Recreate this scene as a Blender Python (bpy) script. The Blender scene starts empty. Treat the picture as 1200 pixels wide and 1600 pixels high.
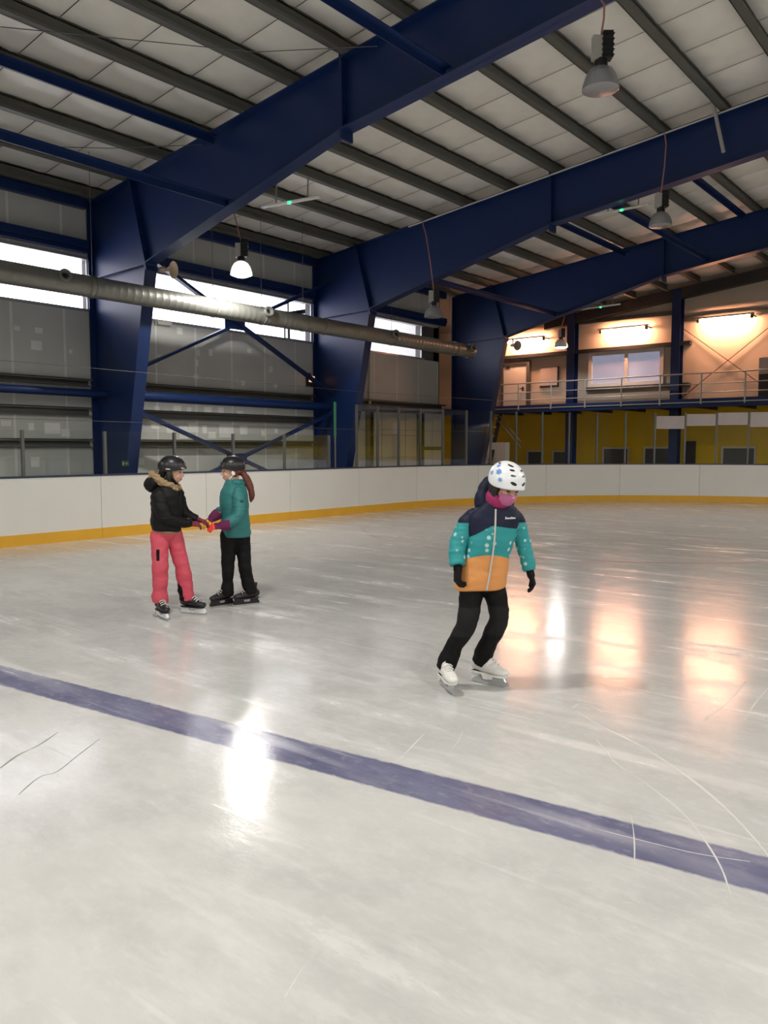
import bpy, bmesh, math, random
from mathutils import Vector, Matrix, noise
random.seed(7)
S = bpy.context.scene
COL = S.collection
PI = math.pi
YAW = math.radians(39.262)

# ------------------------------------------------------------------ camera
cd = bpy.data.cameras.new('camera')
cd.sensor_fit = 'VERTICAL'; cd.sensor_height = 36.0; cd.lens = 1250 * 36 / 1600
cd.clip_start = 0.05; cd.clip_end = 200
cam = bpy.data.objects.new('camera', cd); COL.objects.link(cam)
cam.location = (0, 0, 1.52)
cam.rotation_euler = (PI / 2 - math.radians(4.574), 0, YAW)
S.camera = cam
# ------------------------------------------------------------------ overcast sky
W = bpy.data.worlds.new('overcast_sky'); S.world = W; W.use_nodes = True
bg = W.node_tree.nodes['Background']
bg.inputs[0].default_value = (0.96, 0.95, 1.0, 1); bg.inputs[1].default_value = 5.0
# ------------------------------------------------------------------ exposure
S.view_settings.view_transform = 'Standard'; S.view_settings.look = 'None'
S.view_settings.gamma = 1.0; S.view_settings.use_curve_mapping = False
S.view_settings.exposure = 0.0
LAMP_POWER = 540.0          # one lit high-bay lamp
TUBE_GLOW = 165.0            # quartz tubes on the end wall

# ------------------------------------------------------------------ materials
M = {}
def nodes_of(m):
    m.use_nodes = True
    nt = m.node_tree
    return nt, nt.nodes, nt.links, nt.nodes['Principled BSDF']
def mat(name, col, rough=0.5, metal=0.0, var=0.12, scale=6.0, bump=0.0, bscale=60.0, spec=None, emit=None, estr=0.0):
    m = bpy.data.materials.new(name); nt, N, L, P = nodes_of(m)
    P.inputs['Roughness'].default_value = rough; P.inputs['Metallic'].default_value = metal
    if spec is not None: P.inputs['Specular IOR Level'].default_value = spec
    tc = N.new('ShaderNodeTexCoord')
    nz = N.new('ShaderNodeTexNoise'); nz.inputs['Scale'].default_value = scale; nz.inputs['Detail'].default_value = 5
    L.new(tc.outputs['Object'], nz.inputs['Vector'])
    mx = N.new('ShaderNodeMix'); mx.data_type = 'RGBA'
    c = Vector(col[:3])
    mx.inputs[6].default_value = (*(c * (1 - var)), 1); mx.inputs[7].default_value = (*[min(1, v) for v in c * (1 + var)], 1)
    L.new(nz.outputs['Fac'], mx.inputs[0]); L.new(mx.outputs[2], P.inputs['Base Color'])
    if bump:
        nb = N.new('ShaderNodeTexNoise'); nb.inputs['Scale'].default_value = bscale; nb.inputs['Detail'].default_value = 3
        L.new(tc.outputs['Object'], nb.inputs['Vector'])
        bp = N.new('ShaderNodeBump'); bp.inputs['Strength'].default_value = bump; bp.inputs['Distance'].default_value = 0.01
        L.new(nb.outputs['Fac'], bp.inputs['Height']); L.new(bp.outputs[0], P.inputs['Normal'])
    if emit:
        P.inputs['Emission Color'].default_value = (*emit, 1); P.inputs['Emission Strength'].default_value = estr
    M[name] = m
    return m
def math_node(N, L, op, a, b=None, c=None):
    n = N.new('ShaderNodeMath'); n.operation = op
    for i, v in enumerate((a, b, c)):
        if v is None: continue
        if isinstance(v, (int, float)): n.inputs[i].default_value = v
        else: L.new(v, n.inputs[i])
    return n.outputs[0]
def mix_col(N, L, fac, a, b):
    n = N.new('ShaderNodeMix'); n.data_type = 'RGBA'
    if isinstance(fac, (int, float)): n.inputs[0].default_value = fac
    else: L.new(fac, n.inputs[0])
    for i, v in ((6, a), (7, b)):
        if isinstance(v, tuple): n.inputs[i].default_value = (*v, 1)
        else: L.new(v, n.inputs[i])
    return n.outputs[2]
def ramp(N, L, v, lo, hi):
    n = N.new('ShaderNodeMapRange'); n.inputs[1].default_value = lo; n.inputs[2].default_value = hi
    n.clamp = True; L.new(v, n.inputs[0]); return n.outputs[0]

mat('blue_steel', (0.0032, 0.0215, 0.104), 0.42, 0.0, 0.18, 2.0)
mat('zinc', (0.22, 0.22, 0.20), 0.45, 0.35, 0.2, 3.0)
mat('purlin_steel', (0.115, 0.115, 0.10), 0.5, 0.1, 0.2, 1.5)
mat('dark_steel', (0.03, 0.03, 0.032), 0.5, 0.0, 0.2, 4.0)
mat('girt_steel', (0.12, 0.12, 0.11), 0.5, 0.2, 0.2, 3.0)
mat('quilt', (0.84, 0.82, 0.76), 0.55, 0.0, 0.12, 2.5, 0.25, 9)
mat('roof_sheet', (0.35, 0.34, 0.32), 0.6)
mat('wall_sheet', (0.56, 0.565, 0.535), 0.5, 0.0, 0.12, 1.2, 0.1, 4)
mat('wall_core', (0.10, 0.10, 0.095), 0.8)
mat('joint_light', (0.74, 0.74, 0.71), 0.5)
mat('patch_white', (0.80, 0.80, 0.77), 0.6)
mat('cream_wall', (0.62, 0.54, 0.44), 0.75, 0.0, 0.06, 2.0)
mat('yellow_wall', (0.95, 0.66, 0.012), 0.6, 0.0, 0.1, 2.0)
mat('concrete', (0.22, 0.215, 0.20), 0.85, 0.0, 0.2, 2.0, 0.2, 40)
mat('white_paint', (0.72, 0.70, 0.66), 0.5, 0.0, 0.05, 3.0)
mat('cream_panel', (0.62, 0.60, 0.50), 0.5, 0.0, 0.06, 3.0)
mat('grey_alu', (0.42, 0.43, 0.42), 0.4, 0.5, 0.1, 5.0)
mat('post_grey', (0.15, 0.155, 0.15), 0.4, 0.4, 0.1, 5.0)
mat('green_paint', (0.03, 0.17, 0.07), 0.5)
mat('yellow_kick', (0.80, 0.43, 0.035), 0.4, 0.0, 0.10, 3.0)
mat('cap_blue', (0.03, 0.045, 0.09), 0.4)
mat('duct_zinc', (0.27, 0.27, 0.245), 0.42, 0.6, 0.12, 5.0)
mat('black_plastic', (0.012, 0.012, 0.013), 0.45)
mat('grey_plastic', (0.42, 0.41, 0.38), 0.5)
mat('pink_cable', (0.45, 0.20, 0.16), 0.6)
mat('white_cable', (0.6, 0.58, 0.55), 0.6)
mat('thin_wire', (0.12, 0.12, 0.12), 0.5, 0.3)
mat('beige_plastic', (0.55, 0.45, 0.33), 0.5)
mat('window_glass_grey', (0.10, 0.115, 0.12), 0.15, 0.0, 0.3, 1.0)
mat('room_pane', (0.30, 0.32, 0.40), 0.2, 0.0, 0.4, 0.8, emit=(0.55, 0.58, 0.80), estr=0.36)
mat('pale_notice_reflection', (0.62, 0.56, 0.54), 0.6, 0.0, 0.15, 3.0)  # notice board paper, and the reflections painted on four glass panes
mat('glow_white', (1, 0.97, 0.88), 0.5, emit=(1, 0.96, 0.84), estr=11)
mat('glow_tube', (1, 0.8, 0.6), 0.5, emit=(1.0, 0.46, 0.26), estr=TUBE_GLOW)
mat('glow_green', (0.1, 1, 0.4), 0.5, emit=(0.03, 1.0, 0.30), estr=2.2)
mat('glow_amber', (1, 0.6, 0.4), 0.5, emit=(1.0, 0.50, 0.28), estr=1.1)
mat('glow_dome', (0.9, 0.88, 0.8), 0.4, emit=(1, 0.95, 0.82), estr=1.1)
mat('lens_dull', (0.74, 0.72, 0.60), 0.25, 0.0, 0.25, 14.0)

def mat_acrylic():
    m = bpy.data.materials.new('prism_acrylic'); nt, N, L, P = nodes_of(m)
    P.inputs['Base Color'].default_value = (0.40, 0.41, 0.43, 1); P.inputs['Roughness'].default_value = 0.22
    P.inputs['Metallic'].default_value = 0.35; P.inputs['Alpha'].default_value = 0.86
    tc = N.new('ShaderNodeTexCoord'); wv = N.new('ShaderNodeTexWave'); wv.bands_direction = 'DIAGONAL'; wv.inputs['Scale'].default_value = 18
    L.new(tc.outputs['Object'], wv.inputs['Vector'])
    bp = N.new('ShaderNodeBump'); bp.inputs['Strength'].default_value = 0.3; L.new(wv.outputs['Fac'], bp.inputs['Height']); L.new(bp.outputs[0], P.inputs['Normal'])
    M['prism_acrylic'] = m
mat_acrylic()
def mat_clear(name, tint, gloss):
    m = bpy.data.materials.new(name); m.use_nodes = True
    nt = m.node_tree; N = nt.nodes; L = nt.links; N.remove(N['Principled BSDF'])
    tr = N.new('ShaderNodeBsdfTransparent'); tr.inputs[0].default_value = (*tint, 1)
    gl = N.new('ShaderNodeBsdfGlossy'); gl.inputs['Roughness'].default_value = 0.04
    fr = N.new('ShaderNodeFresnel'); fr.inputs[0].default_value = 1.45
    mx = N.new('ShaderNodeMixShader')
    f = math_node(N, L, 'MULTIPLY', fr.outputs[0], gloss)
    L.new(f, mx.inputs[0]); L.new(tr.outputs[0], mx.inputs[1]); L.new(gl.outputs[0], mx.inputs[2])
    L.new(mx.outputs[0], N['Material Output'].inputs[0]); M[name] = m
mat_clear('barrier_glass', (0.96, 0.975, 0.97), 0.3)
mat_clear('sky_pane', (0.97, 0.96, 0.98), 0.2)

def mat_boards():
    m = bpy.data.materials.new('board_white'); nt, N, L, P = nodes_of(m)
    tc = N.new('ShaderNodeTexCoord')
    n1 = N.new('ShaderNodeTexNoise'); n1.inputs['Scale'].default_value = 1.3; n1.inputs['Detail'].default_value = 6
    L.new(tc.outputs['Object'], n1.inputs['Vector'])
    base = mix_col(N, L, n1.outputs['Fac'], (0.76, 0.75, 0.70), (0.84, 0.83, 0.78))
    n2 = N.new('ShaderNodeTexNoise'); n2.inputs['Scale'].default_value = 9; n2.inputs['Detail'].default_value = 8; n2.inputs['Roughness'].default_value = 0.7
    L.new(tc.outputs['Object'], n2.inputs['Vector'])
    sp = math_node(N, L, 'MULTIPLY', ramp(N, L, n2.outputs['Fac'], 0.64, 0.74), 0.45)
    c = mix_col(N, L, sp, base, (0.25, 0.25, 0.25))
    L.new(c, P.inputs['Base Color']); P.inputs['Roughness'].default_value = 0.45
    M['board_white'] = m
mat_boards()

def mat_ice():
    m = bpy.data.materials.new('rink_ice'); nt, N, L, P = nodes_of(m)
    geo = N.new('ShaderNodeNewGeometry'); pos = geo.outputs['Position']
    sep = N.new('ShaderNodeSeparateXYZ'); L.new(pos, sep.inputs[0])
    def nz(scale, detail=5, rot=0.0, st=(1, 1, 1), rough=0.55):
        mp = N.new('ShaderNodeMapping'); mp.inputs['Rotation'].default_value = (0, 0, rot); mp.inputs['Scale'].default_value = st
        L.new(pos, mp.inputs[0])
        n = N.new('ShaderNodeTexNoise'); n.inputs['Scale'].default_value = scale; n.inputs['Detail'].default_value = detail
        n.inputs['Roughness'].default_value = rough; L.new(mp.outputs[0], n.inputs['Vector']); return n.outputs['Fac']
    big = nz(0.35, 3); mid = nz(2.2, 6, 0.3, (1, 2.0, 1)); fine = nz(14, 6, 0.7, (1, 1.8, 1), 0.65)
    base = mix_col(N, L, ramp(N, L, big, 0.35, 0.65), (0.545, 0.54, 0.525), (0.645, 0.64, 0.62))
    base = mix_col(N, L, math_node(N, L, 'MULTIPLY', ramp(N, L, mid, 0.45, 0.75), 0.65), base, (0.47, 0.465, 0.455))
    base = mix_col(N, L, math_node(N, L, 'MULTIPLY', ramp(N, L, fine, 0.5, 0.8), 0.45), base, (0.73, 0.72, 0.70))
    mott = nz(5.5, 7, 1.1, (1, 1.25, 1), 0.72); blot = nz(1.1, 6, 0.4, (1, 1.3, 1), 0.6)
    base = mix_col(N, L, math_node(N, L, 'MULTIPLY', ramp(N, L, mott, 0.48, 0.72), 0.5), base, (0.70, 0.695, 0.68))
    base = mix_col(N, L, math_node(N, L, 'MULTIPLY', ramp(N, L, blot, 0.50, 0.72), 0.4), base, (0.45, 0.445, 0.435))
    # scraped streaks and skate cuts in several directions
    cuts = None
    for rot, st, sc, lo, hi, w in ((0.35, (0.05, 1, 1), 5.0, 0.62, 0.72, 0.8), (-0.5, (0.04, 1, 1), 9.0, 0.66, 0.71, 0.6),
                                   (1.2, (0.035, 1, 1), 11.0, 0.67, 0.72, 0.6), (0.05, (0.06, 1, 1), 3.2, 0.60, 0.74, 0.7), (2.2, (0.03, 1, 1), 14.0, 0.68, 0.73, 0.5)):
        n = nz(sc, 2, rot, st, 0.5)
        r = math_node(N, L, 'MULTIPLY', ramp(N, L, n, lo, hi), w)
        cuts = r if cuts is None else math_node(N, L, 'MAXIMUM', cuts, r)
    gate = ramp(N, L, nz(0.8, 4), 0.38, 0.62)
    cuts = math_node(N, L, 'MULTIPLY', cuts, gate)
    # snow left along the scraped zones
    snow = math_node(N, L, 'MULTIPLY', ramp(N, L, nz(1.6, 8, 0.2, (0.35, 1.4, 1), 0.7), 0.53, 0.69), 0.6)
    # painted blue line, 0.28 m wide, and the thin red ring of a face-off circle
    lx = math_node(N, L, 'ADD', sep.outputs[0], 3.0)
    ly = math_node(N, L, 'SUBTRACT', sep.outputs[1], 2.722)
    dist = math_node(N, L, 'ABSOLUTE', math_node(N, L, 'SUBTRACT', ly, math_node(N, L, 'MULTIPLY', lx, 0.116)))
    wob = math_node(N, L, 'MULTIPLY', math_node(N, L, 'SUBTRACT', fine, 0.5), 0.03)
    dist = math_node(N, L, 'ADD', dist, wob)
    line = math_node(N, L, 'SUBTRACT', 1.0, ramp(N, L, dist, 0.128, 0.146))
    cxn = math_node(N, L, 'ADD', sep.outputs[0], 6.3); cyn = math_node(N, L, 'SUBTRACT', sep.outputs[1], 14.3)
    rr = math_node(N, L, 'SQRT', math_node(N, L, 'ADD', math_node(N, L, 'MULTIPLY', cxn, cxn), math_node(N, L, 'MULTIPLY', cyn, cyn)))
    ring = math_node(N, L, 'SUBTRACT', 1.0, ramp(N, L, math_node(N, L, 'ABSOLUTE', math_node(N, L, 'SUBTRACT', rr, 4.55)), 0.03, 0.055))
    ring = math_node(N, L, 'MULTIPLY', ring, ramp(N, L, big, 0.30, 0.62))
    lc = mix_col(N, L, ramp(N, L, mid, 0.3, 0.75), (0.115, 0.115, 0.205), (0.225, 0.225, 0.33))
    lc = mix_col(N, L, math_node(N, L, 'MULTIPLY', ramp(N, L, fine, 0.55, 0.8), 0.5), lc, (0.44, 0.44, 0.50))
    c = mix_col(N, L, line, base, lc)
    c = mix_col(N, L, math_node(N, L, 'MULTIPLY', ring, 0.6), c, (0.55, 0.22, 0.22))
    c = mix_col(N, L, math_node(N, L, 'MULTIPLY', snow, math_node(N, L, 'SUBTRACT', 1.0, math_node(N, L, 'MULTIPLY', line, 0.7))), c, (0.80, 0.79, 0.77))
    c = mix_col(N, L, math_node(N, L, 'MULTIPLY', cuts, 0.55), c, (0.86, 0.86, 0.85))
    L.new(c, P.inputs['Base Color'])
    ro = math_node(N, L, 'ADD', 0.10, math_node(N, L, 'MULTIPLY', ramp(N, L, mid, 0.35, 0.75), 0.07))
    ro = math_node(N, L, 'ADD', ro, math_node(N, L, 'MULTIPLY', ramp(N, L, mott, 0.50, 0.70), 0.05))
    ro = math_node(N, L, 'ADD', ro, math_node(N, L, 'MULTIPLY', snow, 0.35))
    ro = math_node(N, L, 'ADD', ro, math_node(N, L, 'MULTIPLY', cuts, 0.25))
    L.new(ro, P.inputs['Roughness']); P.inputs['IOR'].default_value = 1.33
    bp = N.new('ShaderNodeBump'); bp.inputs['Strength'].default_value = 0.15; bp.inputs['Distance'].default_value = 0.005
    L.new(math_node(N, L, 'ADD', math_node(N, L, 'MULTIPLY', cuts, 0.5), math_node(N, L, 'ADD', fine, mott)), bp.inputs['Height']); L.new(bp.outputs[0], P.inputs['Normal'])
    M['rink_ice'] = m
mat_ice()
mat('cut_wet', (0.30, 0.30, 0.30), 0.3)
mat('cut_white', (0.70, 0.69, 0.67), 0.5, 0, 0.15, 30)

# ------------------------------------------------------------------ builders
ORG = {}
def tag(o, label=None, cat=None, group=None, kind=None):
    if label: o['label'] = label
    if cat: o['category'] = cat
    if group: o['group'] = group
    if kind: o['kind'] = kind
    return o
def thing(name, loc, label, cat, group=None, rz=0.0):
    o = bpy.data.objects.new(name, None); COL.objects.link(o)
    o.empty_display_size = 0.2; o.location = loc; o.rotation_euler = (0, 0, rz)
    ORG[o] = Vector(loc)
    return tag(o, label, cat, group)
def link(name, me, material, parent=None, org=Vector((0, 0, 0))):
    o = bpy.data.objects.new(name, me); COL.objects.link(o)
    if material is not None and not me.materials: me.materials.append(M[material] if isinstance(material, str) else material)
    if parent is not None: o.parent = parent
    ORG[o] = org
    return o
def copy_tree(o, parent=None):
    c = o.copy(); COL.objects.link(c)
    if parent is not None: c.parent = parent
    ORG[c] = ORG.get(o, Vector((0, 0, 0)))
    for ch in list(o.children): copy_tree(ch, c)
    return c
class MB:
    """collects shapes in world coordinates; build() links them as one mesh, local to its parent's origin"""
    def __init__(s): s.v = []; s.f = []
    def add(s, vs, fs):
        n = len(s.v); s.v += [Vector(v) for v in vs]; s.f += [tuple(i + n for i in f) for f in fs]; return s
    def box(s, x0, x1, y0, y1, z0, z1):
        return s.add([(x0, y0, z0), (x1, y0, z0), (x1, y1, z0), (x0, y1, z0), (x0, y0, z1), (x1, y0, z1), (x1, y1, z1), (x0, y1, z1)],
                     [(0, 3, 2, 1), (4, 5, 6, 7), (0, 1, 5, 4), (1, 2, 6, 5), (2, 3, 7, 6), (3, 0, 4, 7)])
    def bar(s, p, q, w, h, up=(0, 0, 1)):
        p = Vector(p); q = Vector(q); d = (q - p).normalized(); r = d.cross(Vector(up))
        if r.length < 1e-4: r = d.cross(Vector((0, 1, 0)))
        r.normalize(); u = r.cross(d)
        vs = [c + r * a * w / 2 + u * b * h / 2 for c in (p, q) for a, b in ((-1, -1), (1, -1), (1, 1), (-1, 1))]
        return s.add(vs, [(0, 3, 2, 1), (4, 5, 6, 7), (0, 1, 5, 4), (1, 2, 6, 5), (2, 3, 7, 6), (3, 0, 4, 7)])
    def tube(s, pts, r, n=10):
        pts = [Vector(p) for p in pts]; rs = r if isinstance(r, (list, tuple)) else [r] * len(pts)
        t0 = (pts[1] - pts[0]).normalized(); a = t0.orthogonal().normalized(); vs = []
        for i, p in enumerate(pts):
            t = (pts[min(i + 1, len(pts) - 1)] - pts[max(i - 1, 0)]).normalized()
            a = (a - t * a.dot(t)).normalized(); b = t.cross(a)
            vs += [p + (a * math.cos(2 * PI * k / n) + b * math.sin(2 * PI * k / n)) * rs[i] for k in range(n)]
        m = len(pts)
        fs = [(i * n + k, i * n + (k + 1) % n, (i + 1) * n + (k + 1) % n, (i + 1) * n + k) for i in range(m - 1) for k in range(n)]
        fs += [tuple(range(n - 1, -1, -1)), tuple(range((m - 1) * n, m * n))]
        return s.add(vs, fs)
    def lathe(s, prof, c=(0, 0, 0), n=24, axis=None):
        c = Vector(c); Q = Vector((0, 0, 1)).rotation_difference(Vector(axis)) if axis else None
        vs = []
        for r, z in prof:
            for k in range(n):
                p = Vector((r * math.cos(2 * PI * k / n), r * math.sin(2 * PI * k / n), z))
                vs.append(c + (Q @ p if Q else p))
        m = len(prof)
        fs = [(i * n + k, i * n + (k + 1) % n, (i + 1) * n + (k + 1) % n, (i + 1) * n + k) for i in range(m - 1) for k in range(n)]
        if prof[0][0] > 0: fs.append(tuple(range(n - 1, -1, -1)))
        if prof[-1][0] > 0: fs.append(tuple(range((m - 1) * n, m * n)))
        return s.add(vs, fs)
    def slab(s, poly, y0, y1):
        """polygon in x,z extruded along y"""
        n = len(poly); vs = [(x, y0, z) for x, z in poly] + [(x, y1, z) for x, z in poly]
        return s.add(vs, [tuple(range(n)), tuple(range(2 * n - 1, n - 1, -1))] + [(i, i + n, (i + 1) % n + n, (i + 1) % n) for i in range(n)])
    def mesh(s, name, org, smooth=False, bevel=0.0):
        bm = bmesh.new(); vv = [bm.verts.new(v - org) for v in s.v]
        for f in s.f:
            try: bm.faces.new([vv[i] for i in f])
            except ValueError: pass
        bmesh.ops.remove_doubles(bm, verts=bm.verts, dist=1e-5)
        bmesh.ops.recalc_face_normals(bm, faces=bm.faces)
        if bevel: bmesh.ops.bevel(bm, geom=[e for e in bm.edges if len(e.link_faces) == 2 and e.calc_face_angle(0) > 0.6], offset=bevel, segments=2, affect='EDGES', profile=0.6)
        me = bpy.data.meshes.new(name); bm.to_mesh(me); bm.free()
        if smooth:
            for p in me.polygons: p.use_smooth = True
            try: me.set_sharp_from_angle(angle=math.radians(smooth if smooth > 1 else 50))
            except Exception: pass
        return me
    def build(s, name, material, parent=None, smooth=False, bevel=0.0):
        if parent is not None:
            org = ORG[parent]; o = link(name, s.mesh(name, org, smooth, bevel), material, parent, org); return o
        lo = Vector([min(v[i] for v in s.v) for i in range(3)]); hi = Vector([max(v[i] for v in s.v) for i in range(3)])
        org = Vector(((lo.x + hi.x) / 2, (lo.y + hi.y) / 2, lo.z))
        o = link(name, s.mesh(name, org, smooth, bevel), material, None, org); o.location = org
        return o
def struct(o): o['kind'] = 'structure'; return o

# ------------------------------------------------------------------ the hall's measures
XW = -14.0                    # inner face of the left wall
FR = (2.45, 8.45, 14.45, 20.45)   # portal frames
YE = 26.5                     # end wall
RIDGE = 1.0
ztop = lambda x: 6.07 + 0.113 * (min(x, 2 * RIDGE - x) + 13.95)     # top of the rafters
BX, BR, BCX, BCY = -12.2, 8.45, -3.75, 15.5                         # boards: side line, corner radius, corner centre
BH = 1.08
def board_pt(s, off=0.0):
    """s = metres along the boards (y on the long side, then round the corner); off = outward"""
    if s <= BCY: return Vector((BX - off, s, 0)), Vector((-1, 0, 0))
    a = (s - BCY) / BR
    if a < PI / 2:
        n = Vector((-math.cos(a), math.sin(a), 0)); return Vector((BCX, BCY, 0)) + n * (BR + off), n
    return Vector((BCX + (s - BCY - BR * PI / 2), BCY + BR + off, 0)), Vector((0, 1, 0))

# ------------------------------------------------------------------ floor
mb = MB(); pts = [board_pt(-6 + i * 0.5) [0] for i in range(0, 44)] + [board_pt(BCY + BR * PI / 2 * i / 24)[0] for i in range(1, 25)]
poly = [(p.x, p.y, 0) for p in pts] + [(15.0, BCY + BR, 0), (15.0, -6, 0)]
ice = MB().add(poly, [tuple(range(len(poly)))])
me = ice.mesh('floor', Vector((0, 0, 0))); bm = bmesh.new(); bm.from_mesh(me)
for f in bm.faces:
    f.normal_update()
    if f.normal.z < 0: f.normal_flip()
bm.to_mesh(me); bm.free()
floor = struct(link('floor', me, 'rink_ice'))
struct(MB().box(-20.5, 16.5, -7, 27.8, -0.3, -0.012).build('floor_surround', 'concrete'))
# long skate cuts left in the ice, thin raised ridges of snow
def cut(pts, w=0.012, m='cut_white'):
    P = [Vector((x, y, 0.0004)) for x, y in pts]; fine = []
    for i in range(len(P) - 1):
        a = P[max(i - 1, 0)]; b = P[i]; c = P[i + 1]; d = P[min(i + 2, len(P) - 1)]
        for k in range(10):
            t = k / 10
            fine.append(0.5 * ((2 * b) + (c - a) * t + (2 * a - 5 * b + 4 * c - d) * t * t + (3 * b - a - 3 * c + d) * t ** 3))
    fine.append(P[-1]); vs = []; n = len(fine)
    for i, p in enumerate(fine):
        t = (fine[min(i + 1, n - 1)] - fine[max(i - 1, 0)]).normalized(); r = Vector((-t.y, t.x, 0))
        ww = w * (0.35 + 0.9 * abs(noise.noise(p * 3.1))) * min(1, 6 * i / n + 0.15, 6 * (n - 1 - i) / n + 0.15)
        vs += [p - r * ww, p + Vector((0, 0, 0.0012)), p + r * ww]
    fs = []
    for i in range(n - 1):
        a = i * 3; fs += [(a, a + 1, a + 4, a + 3), (a + 1, a + 2, a + 5, a + 4)]
    MB().add(vs, fs).build('skate_cut', m, floor)
for pts_, w_ in (([(-2.04, 4.23), (-1.78, 4.06), (-1.51, 3.92), (-1.24, 3.72), (-1.01, 3.51), (-0.82, 3.29), (-0.69, 3.11)], 0.016),
                 ([(-1.75, 3.9), (-1.53, 3.64), (-1.31, 3.48), (-1.1, 3.31), (-0.94, 3.12), (-0.81, 2.92), (-0.71, 2.7)], 0.011),
                 ([(-2.04, 4.23), (-2.05, 4.34), (-1.97, 4.35), (-1.86, 4.28)], 0.01), ([(-1.25, 3.16), (-1.15, 2.95), (-1.04, 2.68)], 0.005),
                 ([(-1.38, 4.52), (-1.37, 4.9), (-1.41, 5.46)], 0.006), ([(-1.2, 4.61), (-1.24, 5.01), (-1.26, 5.4)], 0.006),
                 ([(-1.64, 1.72), (-1.59, 1.56), (-1.54, 1.44)], 0.005), ([(-2.34, 2.97), (-2.41, 3.18), (-2.47, 3.37)], 0.008),
                 ([(-2.2, 3.19), (-2.26, 3.37), (-2.34, 3.54)], 0.006), ([(-0.75, 3.05), (-0.95, 2.98), (-1.3, 2.93)], 0.005)):
    cut(pts_, w_ * 0.8)
for pts_ in ([(-3.70, 1.60), (-3.76, 1.71), (-3.85, 1.84), (-3.9, 1.97), (-4.0, 2.13)], [(-3.40, 1.62), (-3.51, 1.77), (-3.51, 1.86), (-3.62, 2.03), (-3.74, 2.22)]): cut(pts_, 0.007, 'cut_wet')

# ------------------------------------------------------------------ ceiling: sheet roof with sagging quilt panels between the purlins
mb = MB()
for x0, x1 in ((-15.2, RIDGE), (RIDGE, 16.5)):
    z0, z1 = ztop(x0) + 0.29, ztop(x1) + 0.29
    mb.add([(x0, -7, z0), (x1, -7, z1), (x1, 27.2, z1), (x0, 27.2, z0), (x0, -7, z0 + 0.05), (x1, -7, z1 + 0.05), (x1, 27.2, z1 + 0.05), (x0, 27.2, z0 + 0.05)],
           [(0, 3, 2, 1), (4, 5, 6, 7), (0, 1, 5, 4), (1, 2, 6, 5), (2, 3, 7, 6), (3, 0, 4, 7)])
ceiling = struct(mb.build('ceiling', 'roof_sheet')); corg = ORG[ceiling]
PX = [-13.79 + 1.04 * k for k in range(15)]           # purlin lines, eave to ridge
def quilt(seed):
    rnd = random.Random(seed); vs = []; fs = []; nx, ny = 7, 8
    for i in range(nx + 1):
        for j in range(ny + 1):
            u = i / nx; v = j / ny
            b = (1 - abs(2 * u - 1) ** 2.2) * (1 - abs(2 * v - 1) ** 3.5)
            z = -0.055 * b + 0.010 * noise.noise(Vector((u * 3 + seed * 7, v * 3, 0))) * b - (0.016 if j == ny - 1 else 0)
            vs.append(Vector(((u - 0.5) * 1.0, (v - 0.5) * 0.985, z)))
    for i in range(nx):
        for j in range(ny):
            a = i * (ny + 1) + j; fs.append((a, a + 1, a + ny + 2, a + ny + 1))
    me = MB().add(vs, fs).mesh('roof_panel', Vector((0, 0, 0)), True)
    me.materials.append(M['quilt']); return me
QM = [quilt(k) for k in range(5)]
for k in range(len(PX) - 1):
    xm = PX[k] + 0.52
    for j in range(-4, 21):
        y = 5.95 + j * 1.0
        # panels the photograph cannot see (out of the frame above or left) are left to the sheet
        if math.degrees(math.atan2(-xm, y)) > 72 or math.degrees(math.atan2(ztop(xm) - 1.2, math.hypot(xm, y))) > 44: continue
        o = link('roof_panel', QM[random.randrange(5)], None, ceiling, corg)
        o.location = Vector((xm, y, ztop(xm) + 0.245)) - corg; o.rotation_euler = (0, -math.atan(0.113), 0)
# purlins: Z sections of galvanised steel along the hall
def zsec(x, y0, y1, name='purlin'):
    z = ztop(x); mb = MB()
    mb.box(x - 0.006, x + 0.006, y0, y1, z + 0.005, z + 0.225); mb.box(x - 0.006, x + 0.11, y0, y1, z + 0.005, z + 0.018); mb.box(x - 0.11, x + 0.006, y0, y1, z + 0.212, z + 0.225)
    mb.box(x + 0.10, x + 0.11, y0, y1, z + 0.018, z + 0.045)
    return mb
for k, x in enumerate(PX):
    if x > -0.8: break
    o = zsec(x, -6.5, 26.3).build('purlin', 'purlin_steel')
    if k == 0: tag(o, 'grey steel purlin along the eave where the roof meets the left wall', 'purlin', 'roof purlins')
    elif k == 2: tag(o, 'grey steel roof purlin that carries the cables of the two lit lamps', 'purlin', 'roof purlins')
    elif k == 9: tag(o, 'grey steel roof purlin meeting the rafter at the pale slanting tube', 'purlin', 'roof purlins')
    else: tag(o, 'long grey steel roof purlin running above the blue portal frames', 'purlin', 'roof purlins')

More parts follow.
